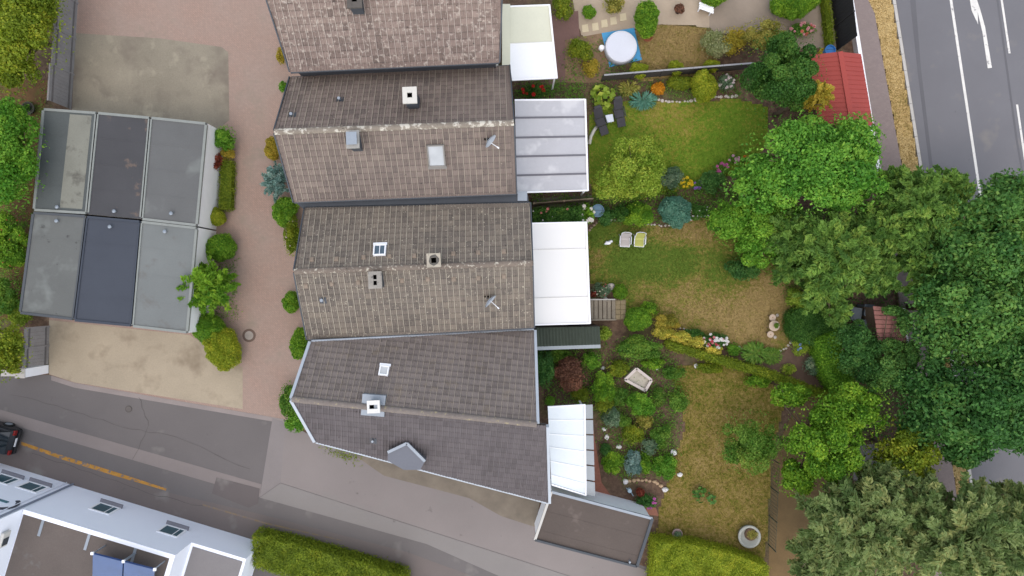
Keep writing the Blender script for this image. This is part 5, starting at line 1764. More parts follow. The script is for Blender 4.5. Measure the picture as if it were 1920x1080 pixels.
def bucket(label, px, py, r, h, hexs):
    p = W(px, py, h)
    o = thing("bucket", label, "bucket", (p.x, p.y, 0))
    MB().lathe((p.x, p.y, 0), [(r * .8, 0), (r, h), (r * 1.06, h), (r * 1.06, h + .02), (r * .95, h + .02), (r * .9, h - .08)], 16).build("body", plain("plastic_" + hexs[1:], hexs, .4), o, smooth=False)
    MB().tube([(p.x - r, p.y, h), (p.x - r * .5, p.y, h + r * .5), (p.x + r * .5, p.y, h + r * .5), (p.x + r, p.y, h)], .012, 5).build("handle", ZINCD, o)
bucket("yellow bucket between dark green tree and the red roof", 1543, 97, .2, .4, '#d2b424')
bucket("bright blue barrel at the corner of the red roof", 1557, 94, .3, .75, '#3c84c8')
bucket("slate blue rain barrel behind the white roses", 1121, 395, .36, .9, '#5f7f94')
# stone trough in the southern garden
q = [W(x, y, .5) for x, y in ((1193, 689), (1224, 713), (1211, 735), (1169, 712))]
c = (q[0] + q[2]) / 2
tg_ = thing("stone_trough", "pale pinkish white stone trough standing in the southern garden", "trough", (c.x, c.y, 0))
TRM = rough_mat("trough_stone", '#cfc4bc', var=.1, s1=2, s2=16)
ax = (q[1] - q[0]); ay = (q[3] - q[0])
for i in range(4):
    a, b = q[i].lerp(c, .10), q[(i + 1) % 4].lerp(c, .10)
    MB().bar((a.x, a.y, .25), (b.x, b.y, .25), .16, .5).build("side", TRM, tg_)
MB().prism([x.lerp(c, .2).to_2d() for x in q], .1, .32).build("filling", rough_mat("trough_gravel", '#b9b2a2', var=.2, s1=3, s2=26), tg_)
# round planter ring and small planter
p = W(1405, 1006, .35)
rp = thing("round_planter", "round pale concrete planter ring with grass on the dry lawn", "planter", (p.x, p.y, 0))
rr = 21 / FOC * CAMH
MB().lathe((p.x, p.y, 0), [(rr * .85, 0), (rr, .35), (rr, .42), (rr * .8, .42), (rr * .72, .25)], 32).build("ring", rough_mat("planter_grey", '#b4b6ae', var=.08), rp, smooth=True)
MB().lathe((p.x + .1, p.y + .12, .2), [(rr * .55, 0), (rr * .55, .15)], 20).build("soil", SOIL, rp)
Fp = crown('strap', (p.x + .15, p.y + .15, .5), .34, .28, .22, .1, 1)
link_mesh("foliage", Fp.mesh("foliage", ORG[rp]), leaf_mat(*PAL['olive']), rp)
def pot(label, px, py, r, h, hexs, pal=None, kind='round', pr=None):
    p = W(px, py, h)
    o = thing("plant_pot", label, "plant pot", (p.x, p.y, 0))
    MB().lathe((p.x, p.y, 0), [(r * .7, 0), (r, h), (r * 1.1, h), (r * 1.1, h + .03), (r * .95, h + .03), (r * .9, h - .05)], 16).build("pot", rough_mat("pot_" + hexs[1:], hexs, var=.12, s1=3, s2=16), o)
    if pal:
        q = pr or r * 1.3
        Fp = crown(kind, (p.x, p.y, h + q * .5), q, q, q * .7, .08, 1.6)
        link_mesh("foliage", Fp.mesh("foliage", ORG[o]), leaf_mat(*PAL[pal]), o)
    return o
pot("small planter with pink stone rim near the clipped hedge", 1270, 1001, .28, .35, '#b09a94', 'grey', pr=.2)
pot("deep red flower pot beside the wooden steps", 1112, 552, .16, .3, '#8a3a3c', 'red', pr=.18)
pot("dark pot with mixed flowers on the beige gravel", 1273, 18, .2, .35, '#4a3a38', 'brown', pr=.3)
pot("terracotta pot under the leaning green shrub by the pool", 1214, 68, .3, .3, '#9a5c40')
pot("terracotta tub with red leaves at the end of the terrace wall", 1200, 922, .22, .35, '#b0583c', 'red', pr=.26)
pot("black pot lying in the leaf litter behind the streaked garage", 52, 203, .36, .3, '#4c4c44', 'dark', pr=.2)
# white garden bench / table by gravel
p = W(1325, 14, .5)
wt = thing("garden_bench", "small white garden bench at the edge of the gravel yard", "bench", (p.x, p.y, 0))
for k in range(3):
    MB().box((p.x, p.y + (k - 1) * .14, .45), .9, .12, .03, R(-20)).build("slat", WHITE, wt)
for e in (-1, 1):
    MB().box((p.x + e * .33, p.y - e * .12, .22), .06, .4, .44, R(-20)).build("leg", WHITE, wt)
# light blue tub and lantern by the southern terrace
p = W(1181, 921, .3)
o = thing("watering_can", "pale blue watering can beside the red brick terrace", "watering can", (p.x, p.y, 0))
BLC = plain("pale_blue", '#b8d0dc', .4)
MB().lathe((p.x, p.y, 0), [(.13, 0), (.13, .26), (.09, .30)], 14).build("body", BLC, o)
MB().tube([(p.x + .1, p.y - .1, .08), (p.x + .2, p.y - .28, .32)], .025, 7).build("spout", BLC, o)
MB().tube([(p.x - .1, p.y + .08, .1), (p.x - .2, p.y + .16, .2), (p.x - .08, p.y + .06, .3)], .015, 6).build("handle", BLC, o)
# low brick edging wall curve, sandstone edge
def edging(name, label, pts, mat, r=.10, step=.2):
    """row of small stones along photo pixels"""
    w = [W(x, y, .05) for x, y in pts]
    mb = MB()
    for i in range(len(w) - 1):
        L = (w[i + 1] - w[i]).length
        n = max(1, int(L / step))
        for k in range(n):
            q = w[i].lerp(w[i + 1], (k + random.random() * .3) / n)
            s = r * random.uniform(.7, 1.2)
            mb.ball((q.x + random.uniform(-.03, .03), q.y + random.uniform(-.03, .03), s * .3), s, s * random.uniform(.7, 1), s * .7, 7, 4, .3)
    return tag(mb.build(name, mat), label, "edging", kind='stuff')
edging("edging_stones", "curved row of brown stones edging the lawn by the canopy", [(1104, 433), (1112, 422), (1124, 413), (1140, 409)], rough_mat("brown_stone", '#93806c', var=.2, s1=3, s2=14))
edging("edging_stones", "row of pale stones edging the bed under the green and teal bushes", [(1140, 414), (1165, 411), (1185, 417), (1215, 420), (1240, 423), (1262, 422)], PST, .08)
edging("edging_stones", "row of small white stones edging the lawn below the laurel", [(1295, 412), (1315, 408), (1335, 402), (1345, 420)], WST, .07)
edging("edging_stones", "row of grey stones edging the flower bed along the yellow hedge", [(1275, 615), (1300, 621), (1320, 627)], PST, .08)
edging("edging_stones", "curve of pale stones round the lawn corner at the ferns", [(1385, 650), (1395, 656), (1425, 659), (1462, 659), (1474, 653), (1484, 640), (1486, 622)], PST, .08, .17)
edging("edging_stones", "curved pale kerb edging the green lawn below the orange bush", [(1228, 186), (1260, 191), (1290, 190), (1310, 186), (1340, 182), (1385, 180)], PST, .12, .2)
edging("edging_stones", "curved sandstone edging round the southern planting", [(1172, 905), (1195, 900), (1225, 902), (1245, 915)], rough_mat("sandstone", '#c4a888', var=.14, s1=3, s2=14), .14, .24)

# manhole in the courtyard
p = W(467, 629, .01)
mh = thing("manhole_cover", "round manhole cover with brown ring in the red paving", "manhole", (p.x, p.y, 0))
MB().lathe((p.x, p.y, .0), [(.40, 0), (.40, .016), (.27, .018)], 32).build("frame", rough_mat("iron_brown", '#6c5a50', var=.15), mh)
MB().lathe((p.x, p.y, .0), [(.26, 0), (.26, .024)], 28).build("lid", rough_mat("lid_grey", '#a39a90', var=.15, s1=3, s2=18), mh)

# dark car at the kerb, mostly out of the picture
cc = W(-34, 812, .6)
car = thing("parked_car", "black hatchback parked at the kerb where the orange line starts", "car", (cc.x, cc.y, 0))
ca_ = math.atan2(-(.29), 1)
cux, cuy = Vector((math.cos(ca_), math.sin(ca_), 0)), Vector((-math.sin(ca_), math.cos(ca_), 0))
def CP(x, y, z): return Vector((cc.x, cc.y, 0)) + cux * x + cuy * y + Vector((0, 0, z))
CARP = plain("black_car_paint", '#23262a', .25)
prof = [(-2.0, .35, .78), (-1.98, .62, .80), (-1.2, .88, .82), (-.5, .95, .82), (.2, .95, .84), (1.0, .98, .84), (1.75, .96, .80), (2.0, .70, .76), (2.02, .35, .74)]
mb = MB()
for (x, z, w) in prof:
    mb.v += [tuple(CP(x, -w, .25)), tuple(CP(x, -w, z * .8)), tuple(CP(x, -w * .9, z)), tuple(CP(x, w * .9, z)), tuple(CP(x, w, z * .8)), tuple(CP(x, w, .25))]
for i in range(len(prof) - 1):
    for k in range(6):
        mb.f.append((i * 6 + k, i * 6 + (k + 1) % 6, (i + 1) * 6 + (k + 1) % 6, (i + 1) * 6 + k))
mb.f += [(0, 1, 2, 3, 4, 5), tuple(range(len(mb.v) - 1, len(mb.v) - 7, -1))]
mb.build("body", CARP, car, smooth=False, bevel=.04)
mb = MB()
gh = [(-.95, .90, .72), (-.3, 1.38, .60), (.6, 1.46, .60), (1.35, 1.36, .58), (1.85, .97, .68)]
for (x, z, w) in gh:
    mb.v += [tuple(CP(x, -w - .05, .88)), tuple(CP(x, -w, z)), tuple(CP(x, w, z)), tuple(CP(x, w + .05, .88))]
for i in range(len(gh) - 1):
    for k in range(3):
        mb.f.append((i * 4 + k, i * 4 + k + 1, (i + 1) * 4 + k + 1, (i + 1) * 4 + k))
mb.build("window", glass_mat("car_glass", '#20282c', .05), car)
MB().obox(CP(.45, 0, 1.45), cux * .62, cuy * .56, Vector((0, 0, .02))).build("roof_panel", CARP, car, bevel=.02)
for e in (-1, 1):
    for x in (-1.25, 1.2):
        w_ = MB().tube([CP(x, e * .66, .31), CP(x, e * .86, .31)], .31, 18).build("wheel", plain("tyre", '#1c1c1c', .8), car)
        MB().tube([CP(x, e * .80, .31), CP(x, e * .875, .31)], .19, 14).build("rim", ZINC, w_)
    MB().obox(CP(1.97, e * .6, .72), cux * .05, cuy * .14, Vector((0, 0, .1))).build("tail_light", plain("tail_red", '#8a1c18', .2), car)
    MB().obox(CP(-1.97, e * .58, .6), cux * .05, cuy * .16, Vector((0, 0, .08))).build("headlight", plain("lamp_clear", '#d8dce0', .15), car)
MB().obox(CP(2.04, 0, .55), cux * .012, cuy * .26, Vector((0, 0, .06))).build("number_plate", WHITE, car)
MB().obox(CP(2.03, 0, .38), cux * .06, cuy * .72, Vector((0, 0, .1))).build("bumper", plain("bumper", '#2c2c2e', .6), car, bevel=.02)
# ------------------------------------------------------------------ plants along the courtyard
gA = "bushes between the garages and the red paving"
shrub("clipped_bush", "leafy green squarish bush beside the mid grey garage", 422, 258, 20, 23, 1.5, 'fresh', 'loose', .11, 1.9, 'bush', gA)
shrub("red_tipped_shrub", "small shrub with red tipped leaves against the white garage wall", 403, 303, 12, 17, 1.2, 'red', 'loose', .1, 1.5, 'shrub', gA)
shrub("golden_bush", "small golden bush below the leafy squarish bush", 426, 287, 12, 13, .9, 'gold', 'loose', .08, 1.6, 'bush', gA)
hedge("hedge", "low narrow mixed green hedge along the white garage wall", [(413, 300), (434, 302), (432, 392), (410, 392)], .6, 'moss', .09, 1.5, 'hedge', gA)
shrub("clipped_bush", "small clipped yellow green ball beside the white garage wall", 403, 407, 18, 18, 1.0, 'lime', 'round', .07, 1.7, 'bush', gA)
shrub("clipped_bush", "large clipped bright green ball above the feathery shrub", 411, 464, 30, 27, 1.4, 'box', 'round', .075, 1.7, 'bush', gA)
shrub("feathery_shrub", "feathery dark green shrub leaning over the light garage roof", 389, 535, 52, 54, 2.9, 'bright', 'spray', .22, 3.2, 'shrub', gA)
shrub("clipped_bush", "clipped green ball below the feathery shrub at the garage corner", 389, 616, 31, 30, 1.5, 'box', 'round', .075, 1.7, 'bush', gA)
shrub("clipped_bush", "tall yellow green clipped bush at the corner of the southern forecourt", 417, 654, 34, 40, 1.6, 'lime', 'round', .08, 1.7, 'bush', gA)
undergrowth("ground_cover", "low plants in the bed beside the garages", [(405, 470), (443, 480), (440, 600), (400, 600)], 900, .1, 'mid')
gB = "bushes along the house fronts"
shrub("clipped_bush", "clipped olive yellow ball under the pale ridge end", 511, 278, 15, 21, 1.3, 'gold', 'round', .07, 1.7, 'bush', gB)
shrub("blue_spruce", "blue green spruce bush at the house front", 517, 340, 23, 40, 1.7, 'spruce', 'spray', .14, 3.4, 'conifer', gB)
shrub("clipped_bush", "rounded dark green bush beside the box gutter end", 533, 396, 22, 30, 1.5, 'box', 'round', .08, 1.7, 'bush', gB)
shrub("shrub", "mixed green shrub in the front bed of the main brown tiled house", 548, 445, 16, 38, 1.3, 'moss', 'loose', .1, 1.7, 'shrub', gB, bl=(('#c8b8a8', 5),), bd=.1)
shrub("clipped_bush", "clipped bright green ball at the front of the main brown tiled house", 545, 567, 16, 20, 1.2, 'box', 'round', .075, 1.7, 'bush', gB)
shrub("shrub", "rounded green shrub at the gap between brown and dark grey roofs", 561, 645, 18, 32, 1.4, 'bright', 'round', .09, 1.7, 'bush', gB)
shrub("shrub", "leafy green shrub under the metal verge of the dark grey house", 541, 750, 18, 34, 1.3, 'mid', 'loose', .11, 1.8, 'shrub', gB)
shrub("shrub", "bright green leafy shrub at the corner of the dark grey house", 554, 790, 21, 22, 1.2, 'fresh', 'loose', .12, 1.8, 'shrub', gB)
shrub("shrub", "narrow yellow green shrub at the lichen roof house front", 527, 104, 8, 16, 1.1, 'gold', 'loose', .09, 1.6, 'shrub', gB)
shrub("shrub", "tiny green shrub in the gap between the two upper roofs", 531, 163, 8, 10, .8, 'fresh', 'loose', .09, 1.6, 'shrub', gB)
undergrowth("ground_cover", "weeds growing along the slanting wall foot", [(590, 838), (600, 832), (680, 858), (672, 868)], 260, .1, 'moss', .2)

# left edge trees
gL = "trees behind the garages"
tree("deciduous_tree", "yellow green tree behind the grey stepped fence", 48, 60, 78, 92, 3.2, 1.9, 'moss', 'loose', .17, 1.6, 'tree', gL, extra=((20, 130, 50, 45, 2.6, 1.2), (85, 20, 36, 60, 2.4, 1.2)))
tree("deciduous_tree", "bright green tree crown behind the streaked garage", 20, 290, 64, 100, 3.4, 1.8, 'fresh', 'loose', .17, 1.7, 'tree', gL, extra=((-40, 340, 60, 60, 3.0, 1.4),))
shrub("photinia_shrub", "glossy shrub with reddish tips behind the worn grey garage", 14, 450, 44, 62, 2.4, 'bright', 'loose', .12, 1.8, 'shrub', gL, bl=(('#a8502c', 14),), bd=.1)
shrub("shrub", "green shrub lower behind the worn grey garage", 8, 555, 34, 46, 2.0, 'mid', 'loose', .12, 1.8, 'shrub', gL)
shrub("shrub", "yellow tipped shrub at the lower corner of the worn grey garage", 36, 590, 22, 24, 1.3, 'hosta', 'loose', .10, 1.5, 'shrub', gL)
tree("deciduous_tree", "dark green tree beside the short grey fence", 10, 655, 44, 58, 3.0, 1.5, 'moss', 'loose', .16, 1.7, 'tree', gL)
undergrowth("ground_cover", "brambles and ivy on the litter behind the garages", [(-20, 140), (95, 150), (60, 400), (34, 600), (40, 700), (-20, 700)], 2600, .12, 'mid', .4)

# ------------------------------------------------------------------ pool garden at the top
gC = "plants of the pool garden"
shrub("clipped_bush", "green bush leaning over the terracotta pot by the pool", 1213, 33, 23, 34, 1.5, 'bright', 'round', .09, 1.8, 'bush', gC, base=.25)
shrub("shrub", "olive green shrub between mauve terrace and blue mat", 1087, 92, 24, 24, 1.2, 'moss', 'loose', .10, 1.7, 'shrub', gC)
shrub("shrub", "golden yellow shrub in the rubble bed", 1108, 126, 17, 18, .8, 'gold', 'loose', .09, 1.6, 'shrub', gC)
shrub("shrub", "green shrub at the corner of the cream canopy", 1056, 14, 20, 24, 1.2, 'moss', 'loose', .10, 1.7, 'shrub', gC)
shrub("clipped_bush", "small clipped green bush above the stepping slabs", 1105, 22, 13, 12, .8, 'box', 'round', .07, 1.7, 'bush', gC)
shrub("shrub", "dark leaved shrub above the last stepping slab", 1150, 8, 20, 16, .9, 'olive', 'loose', .10, 1.5, 'shrub', gC)
for (x, y, w, h, l) in ((1199, 132, 18, 14, "clipped lime ball behind the fence under the blue mat"), (1268, 127, 16, 13, "clipped lime ball in the middle of the dark fence"), (1336, 123, 14, 12, "clipped lime ball touching the lime cone bush")):
    shrub("clipped_bush", l, x, y, w, h, .9, 'lime', 'round', .07, 1.8, 'bush', "clipped lime balls along the dark fence")
shrub("shrub", "cream and sage variegated shrub at the edge of the parched lawn", 1345, 80, 32, 26, 1.3, 'sage', 'loose', .11, 1.6, 'shrub', gC)
shrub("shrub", "golden olive shrub between the variegated shrub and the tall olive shrub", 1376, 76, 24, 27, 1.3, 'gold', 'loose', .11, 1.5, 'shrub', gC)
shrub("shrub", "tall olive green shrub at the grey gravel yard", 1430, 66, 44, 34, 1.9, 'olive', 'loose', .12, 1.7, 'shrub', gC)
shrub("clipped_bush", "large clipped green dome in the gravel yard near the black fence", 1492, 2, 46, 30, 1.8, 'bright', 'round', .09, 1.8, 'bush', gC)
shrub("clipped_bush", "dark green bush at the edge of the gravel above the white bench", 1340, -6, 26, 16, 1.1, 'bright', 'round', .09, 1.6, 'bush', gC)
shrub("flower_bush", "pink flowering bush above the dark green tree", 1505, 56, 26, 14, .8, 'mid', 'loose', .09, 1.3, 'flowers', gC, bl=(('#d89a9c', 16), ('#c8705c', 6)), bd=.2)
hedge("hedge", "narrow dark green hedge beside the black fence", [(1545, -20), (1556, -20), (1566, 80), (1556, 82)], .7, 'moss', .09, 1.5, 'hedge', gC)
undergrowth("ground_cover", "low perennials in the rubble bed", [(1060, 80), (1128, 66), (1200, 120), (1200, 148), (1060, 152)], 900, .1, 'mid', .3)
undergrowth("ground_cover", "green strip of plants under the white cream canopy edge", [(968, 156), (1090, 152), (1100, 186), (968, 186)], 1600, .11, 'mid', .5)
rb = shrub("rose_bush", "bush with scarlet flowers above the grey veranda", 1000, 171, 26, 13, .8, 'dark', 'loose', .1, 1.6, 'flowers', bl=(('#d02a24', 9),), bd=.24)

# ------------------------------------------------------------------ recliner garden
gD = "plants of the recliner garden"
shrub("hosta", "large lime green leafy plant behind the recliners", 1131, 180, 26, 26, .8, 'hosta', 'big', .36, 1.6, 'plant', gD)
shrub("perennial", "blue green leafy perennials beside the recliners", 1206, 188, 26, 16, .6, 'teal', 'strap', .1, 1.6, 'plant', gD)
shrub("perennial", "mixed olive perennials below the fence", 1180, 165, 20, 14, .6, 'olive', 'strap', .1, 1.4, 'plant', gD)
shrub("flower_bush", "orange yellow flowering cushion below the fence", 1234, 166, 13, 13, .5, 'orange', 'round', .08, 1.6, 'flowers', gD)
shrub("clipped_bush", "dark green low clipped bush below the fence", 1276, 155, 24, 14, .8, 'moss', 'round', .08, 1.7, 'bush', gD)
shrub("conical_bush", "tall lime green cone shaped bush at the lawn edge", 1321, 161, 25, 28, 1.7, 'lime', 'round', .075, 1.8, 'bush', gD)
shrub("flower_bush", "white flowering bush between lime cone and dark green tree", 1362, 155, 16, 16, .7, 'grey', 'loose', .09, 1.2, 'flowers', gD, bl=(('#d9ccc8', 16),), bd=.16)
tree("fruit_tree", "soft yellow green young tree on the green lawn", 1190, 318, 58, 62, 2.0, 1.1, 'hosta', 'loose', .13, 1.3, 'tree', gD, extra=((1150, 345, 40, 34, 1.6, .8),))
tree("deciduous_tree", "dense dark green oval tree beside the red roof", 1463, 143, 76, 80, 3.6, 2.2, 'dark', 'loose', .13, 2.1, 'tree', gD)
tree("conifer", "golden yellow conifer in front of the red roof", 1528, 182, 34, 28, 3.9, 1.2, 'gold', 'spray', .16, 5.0, 'conifer', gD, lean=(-.7, 0))
tree("deciduous_tree", "big bright green broadleaf tree below the red roof", 1520, 305, 128, 95, 4.2, 2.2, 'laurel', 'loose', .2, 1.9, 'tree', gD, extra=((1420, 345, 62, 55, 3.4, 1.5), (1600, 270, 50, 56, 3.8, 1.6), (1590, 350, 70, 50, 3.6, 1.5)))
for (x, y, rx, ry, pal, cs, l) in ((1352, 316, 15, 13, 'mid', (('#c86a9c', 12),), "pink flowering cushion at the lawn edge"), (1376, 298, 10, 8, 'mid', (('#d8a8b8', 7),), "pale pink flowers at the lawn edge"),
                                   (1397, 300, 8, 8, 'mid', (('#d8782c', 5), ('#e0d0a0', 2)), "orange flowers beside the big bright tree"), (1288, 343, 14, 11, 'moss', (('#d8bc1c', 12),), "yellow flowering cushion below the green lawn"),
                                   (1306, 346, 10, 9, 'mid', (('#8868b0', 9),), "violet flowers beside the yellow cushion")):
    shrub("flower_bush", l, x, y, rx, ry, .5, pal, 'loose', .08, 1.3, 'flowers', "flowers along the lawn edge", bl=cs, bd=.2)
shrub("shrub", "dark green shrub beside the pink cushion", 1338, 342, 28, 22, .9, 'deep', 'loose', .1, 1.7, 'shrub', gD)
shrub("shrub", "blue green shrub at the foot of the soft yellow green tree", 1262, 335, 22, 20, .8, 'grey', 'loose', .1, 1.6, 'shrub', gD)
undergrowth("ground_cover", "low plants along the fence bed of the recliner garden", [(1108, 160), (1390, 140), (1390, 180), (1230, 190), (1160, 192), (1110, 205)], 2200, .1, 'mid', .35)
undergrowth("ground_cover", "green plants along the boundary below the lawn", [(1000, 366), (1110, 372), (1300, 352), (1400, 340), (1400, 384), (1000, 392)], 3200, .11, 'mid', .45)

# ------------------------------------------------------------------ garden of the main house
gE = "plants of the main garden"
rose = hedge("rose_hedge", "dark green rose hedge with a few pink buds above the white canopy", [(1000, 393), (1092, 388), (1094, 415), (1001, 419)], 1.5, 'dark', .13, 2.2, 'hedge', gE, bl=(('#d88a84', 4), ('#e8e4dc', 4)))
shrub("rose_bush", "rose bush with big white blooms at the canopy corner", 1100, 402, 16, 20, 1.5, 'bright', 'loose', .11, 1.6, 'rose bush', gE, bl=(('#eeeae0', 11),), bd=.26)
shrub("shrub", "grey green shrub beside the slate blue barrel", 1136, 406, 17, 17, 1.0, 'deep', 'loose', .1, 1.6, 'shrub', gE)
shrub("shrub", "dark green shrub between barrel and yellow green bush", 1163, 402, 17, 18, 1.1, 'dark', 'loose', .1, 1.6, 'shrub', gE)
shrub("shrub", "rounded yellow green bush behind the garden chairs", 1198, 403, 31, 24, 1.3, 'bright', 'loose', .1, 1.9, 'bush', gE)
shrub("topiary_ball", "large round clipped teal green bush at the lawn edge", 1267, 395, 31, 28, 1.7, 'teal', 'round', .07, 2.0, 'bush', gE)
shrub("shrub", "dark green low shrub beside the teal ball", 1312, 396, 22, 16, .8, 'dark', 'loose', .1, 1.6, 'shrub', gE, bl=(('#e0dcd4', 10),), bd=.07)
tree("laurel_shrub", "big glossy bright green laurel at the corner of the main lawn", 1398, 420, 66, 52, 2.1, 1.3, 'fresh', 'loose', .15, 2.0, 'shrub', gE, extra=((1425, 460, 46, 40, 2.0, 1.2), (1360, 410, 36, 36, 1.8, 1.1), (1462, 412, 48, 40, 2.2, 1.2)))
shrub("holly_shrub", "dark blue green holly shrub below the bright laurel", 1398, 502, 32, 24, 1.3, 'deep', 'loose', .11, 1.4, 'shrub', gE)
tree("yew_tree", "large feathery olive green yew over the far end of the main garden", 1560, 470, 96, 84, 3.2, 1.7, 'yew', 'spray', .24, 2.8, 'conifer', gE,
     extra=((1480, 440, 48, 56, 2.7, 1.2), (1640, 430, 60, 62, 3.0, 1.5), (1628, 508, 62, 52, 2.9, 1.3), (1540, 550, 50, 40, 2.4, 1.0), (1566, 586, 24, 30, 2.2, .8), (1480, 500, 34, 36, 2.3, 1.0)))
shrub("golden_bush", "yellow green leafy bush between the table and the yew", 1500, 562, 26, 22, 1.2, 'hosta', 'loose', .1, 1.9, 'bush', gE)
hedge("juniper", "dense dark green clipped mound below the yew", [(1482, 590), (1500, 578), (1540, 578), (1590, 588), (1585, 620), (1570, 640), (1540, 652), (1500, 642), (1482, 625)], 1.1, 'dark', .08, 2.0, 'shrub', gE)
hedge("hedge", "bright green clipped hedge running down past the bare bed", [(1532, 640), (1575, 618), (1595, 650), (1600, 700), (1610, 740), (1570, 740), (1545, 700)], 1.5, 'box', .09, 2.0, 'hedge', gE)
shrub("hydrangea", "yellow green bush with a blue flower head beside the lawn corner", 1502, 648, 19, 19, .9, 'hosta', 'loose', .1, 1.6, 'shrub', gE, bl=(('#8aa4cc', 4),), bd=.2)
shrub("shrub", "grey green rounded bush in the bare bed", 1525, 685, 19, 18, .8, 'grey', 'loose', .09, 1.7, 'bush', gE)
shrub("fern", "large green fern at the lower lawn corner", 1417, 662, 26, 20, .7, 'fern', 'strap', .1, 2.4, 'fern', gE)
shrub("fern", "smaller green fern next to the bare bed", 1449, 668, 18, 16, .6, 'fern', 'strap', .1, 2.0, 'fern', gE)
tree("broadleaf_shrub", "dark glossy broadleaf shrub below the storage boxes", 1600, 650, 46, 50, 2.2, 1.2, 'deep', 'loose', .13, 1.8, 'shrub', gE, extra=((1622, 692, 26, 34, 1.9, 1.0), (1628, 652, 30, 20, 2.0, .8)))
tree("broadleaf_shrub", "dark glossy broadleaf shrub in the lower right corner of the main garden", 1665, 705, 44, 52, 2.5, 1.4, 'maple', 'loose', .15, 1.9, 'shrub', gE, extra=((1702, 672, 18, 34, 2.4, 1.0), (1692, 606, 13, 26, 2.6, .7), (1668, 650, 26, 16, 2.5, .5), (1672, 582, 18, 9, 2.6, .4)))
shrub("clipped_bush", "bright green clipped ball beside the wooden steps", 1196, 599, 28, 22, 1.1, 'box', 'round', .075, 2.0, 'bush', gE)
shrub("shrub", "dark green shrub above the bright clipped ball", 1218, 581, 18, 15, .7, 'bright', 'loose', .09, 1.7, 'shrub', gE)
shrub("spirea", "orange yellow spirea bush between clipped ball and roses", 1250, 607, 27, 19, .9, 'spirea', 'loose', .085, 1.9, 'shrub', gE)
for (x, y, rx, ry, h, l) in ((1243, 624, 21, 12, .9, "first golden yellow shrub next to the spirea bush"), (1273, 632, 22, 12, 1.0, "second golden yellow shrub from the spirea bush"), (1303, 643, 22, 12, .9, "third golden yellow shrub behind the dark low shrub"), (1333, 656, 20, 10, .85, "last golden yellow shrub behind the roses")):
    shrub("golden_shrub", l, x, y, rx, ry, h, 'yellow', 'loose', .09, 1.9, 'shrub', "golden shrubs along the boundary")
hedge("boundary_hedge", "narrow green and yellow boundary hedge running on from the golden shrubs", [(1252, 640), (1340, 666), (1440, 694), (1540, 732), (1640, 760), (1637, 769), (1540, 744), (1440, 707), (1340, 679), (1252, 651)], .9, 'moss', .1, 1.7, 'hedge', gE)
shrub("shrub", "dark green low shrub left of the pink and white roses", 1302, 629, 22, 13, .6, 'dark', 'loose', .08, 1.8, 'shrub', gE)
shrub("rose_bush", "bush full of white and pink roses below the main lawn", 1341, 640, 27, 17, .8, 'deep', 'loose', .09, 1.6, 'rose bush', gE, bl=(('#eeece8', 26), ('#c84858', 9), ('#d8908c', 5)), bd=.19)
shrub("shrub", "light green leafy plants right of the roses", 1376, 655, 14, 12, .5, 'fresh', 'loose', .09, 1.6, 'plant', gE)
shrub("pot_plants", "mixed green pot plants above the wooden steps", 1128, 543, 17, 13, .7, 'grey', 'loose', .09, 1.5, 'plant', gE, bl=(('#b83c4c', 4), ('#d8ccb8', 6)), bd=.1)
shrub("clipped_bush", "small clipped green ball beside the pot plants", 1163, 547, 15, 14, .8, 'bright', 'round', .07, 1.8, 'bush', gE)
shrub("shrub", "yellow green small shrub in the bare bed beside the boundary hedge", 1478, 692, 15, 10, .5, 'hosta', 'loose', .08, 1.5, 'shrub', gE)
undergrowth("ground_cover", "low plants under the shrubs of the main garden", [(1100, 388), (1350, 384), (1400, 440), (1500, 520), (1520, 580), (1480, 570), (1350, 405), (1250, 420), (1130, 410)], 2200, .1, 'mid', .3)
undergrowth("ground_cover", "shaded undergrowth below the yew and broadleaf shrubs", [(1480, 390), (1690, 385), (1720, 760), (1600, 745), (1600, 600), (1500, 540)], 3000, .13, 'dark', .5)

# ------------------------------------------------------------------ southern garden
gF = "plants of the southern garden"
shrub("brown_shrub", "brown leaved shrub above the ice white lean to", 1072, 702, 32, 32, 1.6, 'brown', 'loose', .11, 1.7, 'shrub', gF)
shrub("shrub", "dark green climbing shrub against the metal verge", 1022, 690, 18, 40, 1.8, 'deep', 'loose', .11, 1.6, 'shrub', gF)
shrub("shrub", "bright green small shrub above the ice white lean to", 1031, 752, 9, 9, .7, 'fresh', 'loose', .09, 1.6, 'shrub', gF)
shrub("shrub", "green shrub below the pale shed beam", 1108, 676, 18, 16, 1.1, 'fresh', 'loose', .1, 1.7, 'shrub', gF)
shrub("shrub", "wide green shrub below the bright clipped ball and boundary", 1196, 652, 46, 24, 1.4, 'mid', 'loose', .11, 1.7, 'shrub', gF)
shrub("shrub", "yellow green shrub at the end of the dark green shed roof", 1133, 625, 14, 14, 1.0, 'hosta', 'loose', .1, 1.6, 'shrub', gF)
shrub("shrub", "dark green shrub left of the stone trough", 1130, 728, 24, 30, 1.2, 'bright', 'loose', .1, 1.7, 'shrub', gF)
shrub("shrub", "yellow green shrub near the corner of the ice white lean to", 1133, 757, 16, 20, 1.1, 'moss', 'loose', .1, 1.7, 'shrub', gF)
shrub("shrub", "bright green rounded shrub below the stone trough", 1203, 758, 25, 26, 1.2, 'fresh', 'loose', .1, 1.8, 'shrub', gF)
shrub("shrub", "grey green shrub in the upper round planting", 1146, 783, 17, 20, .9, 'grey', 'loose', .09, 1.6, 'shrub', gF)
shrub("shrub", "green shrub on the dry lawn right of the planting", 1272, 752, 24, 26, 1.0, 'mid', 'loose', .1, 1.3, 'shrub', gF)
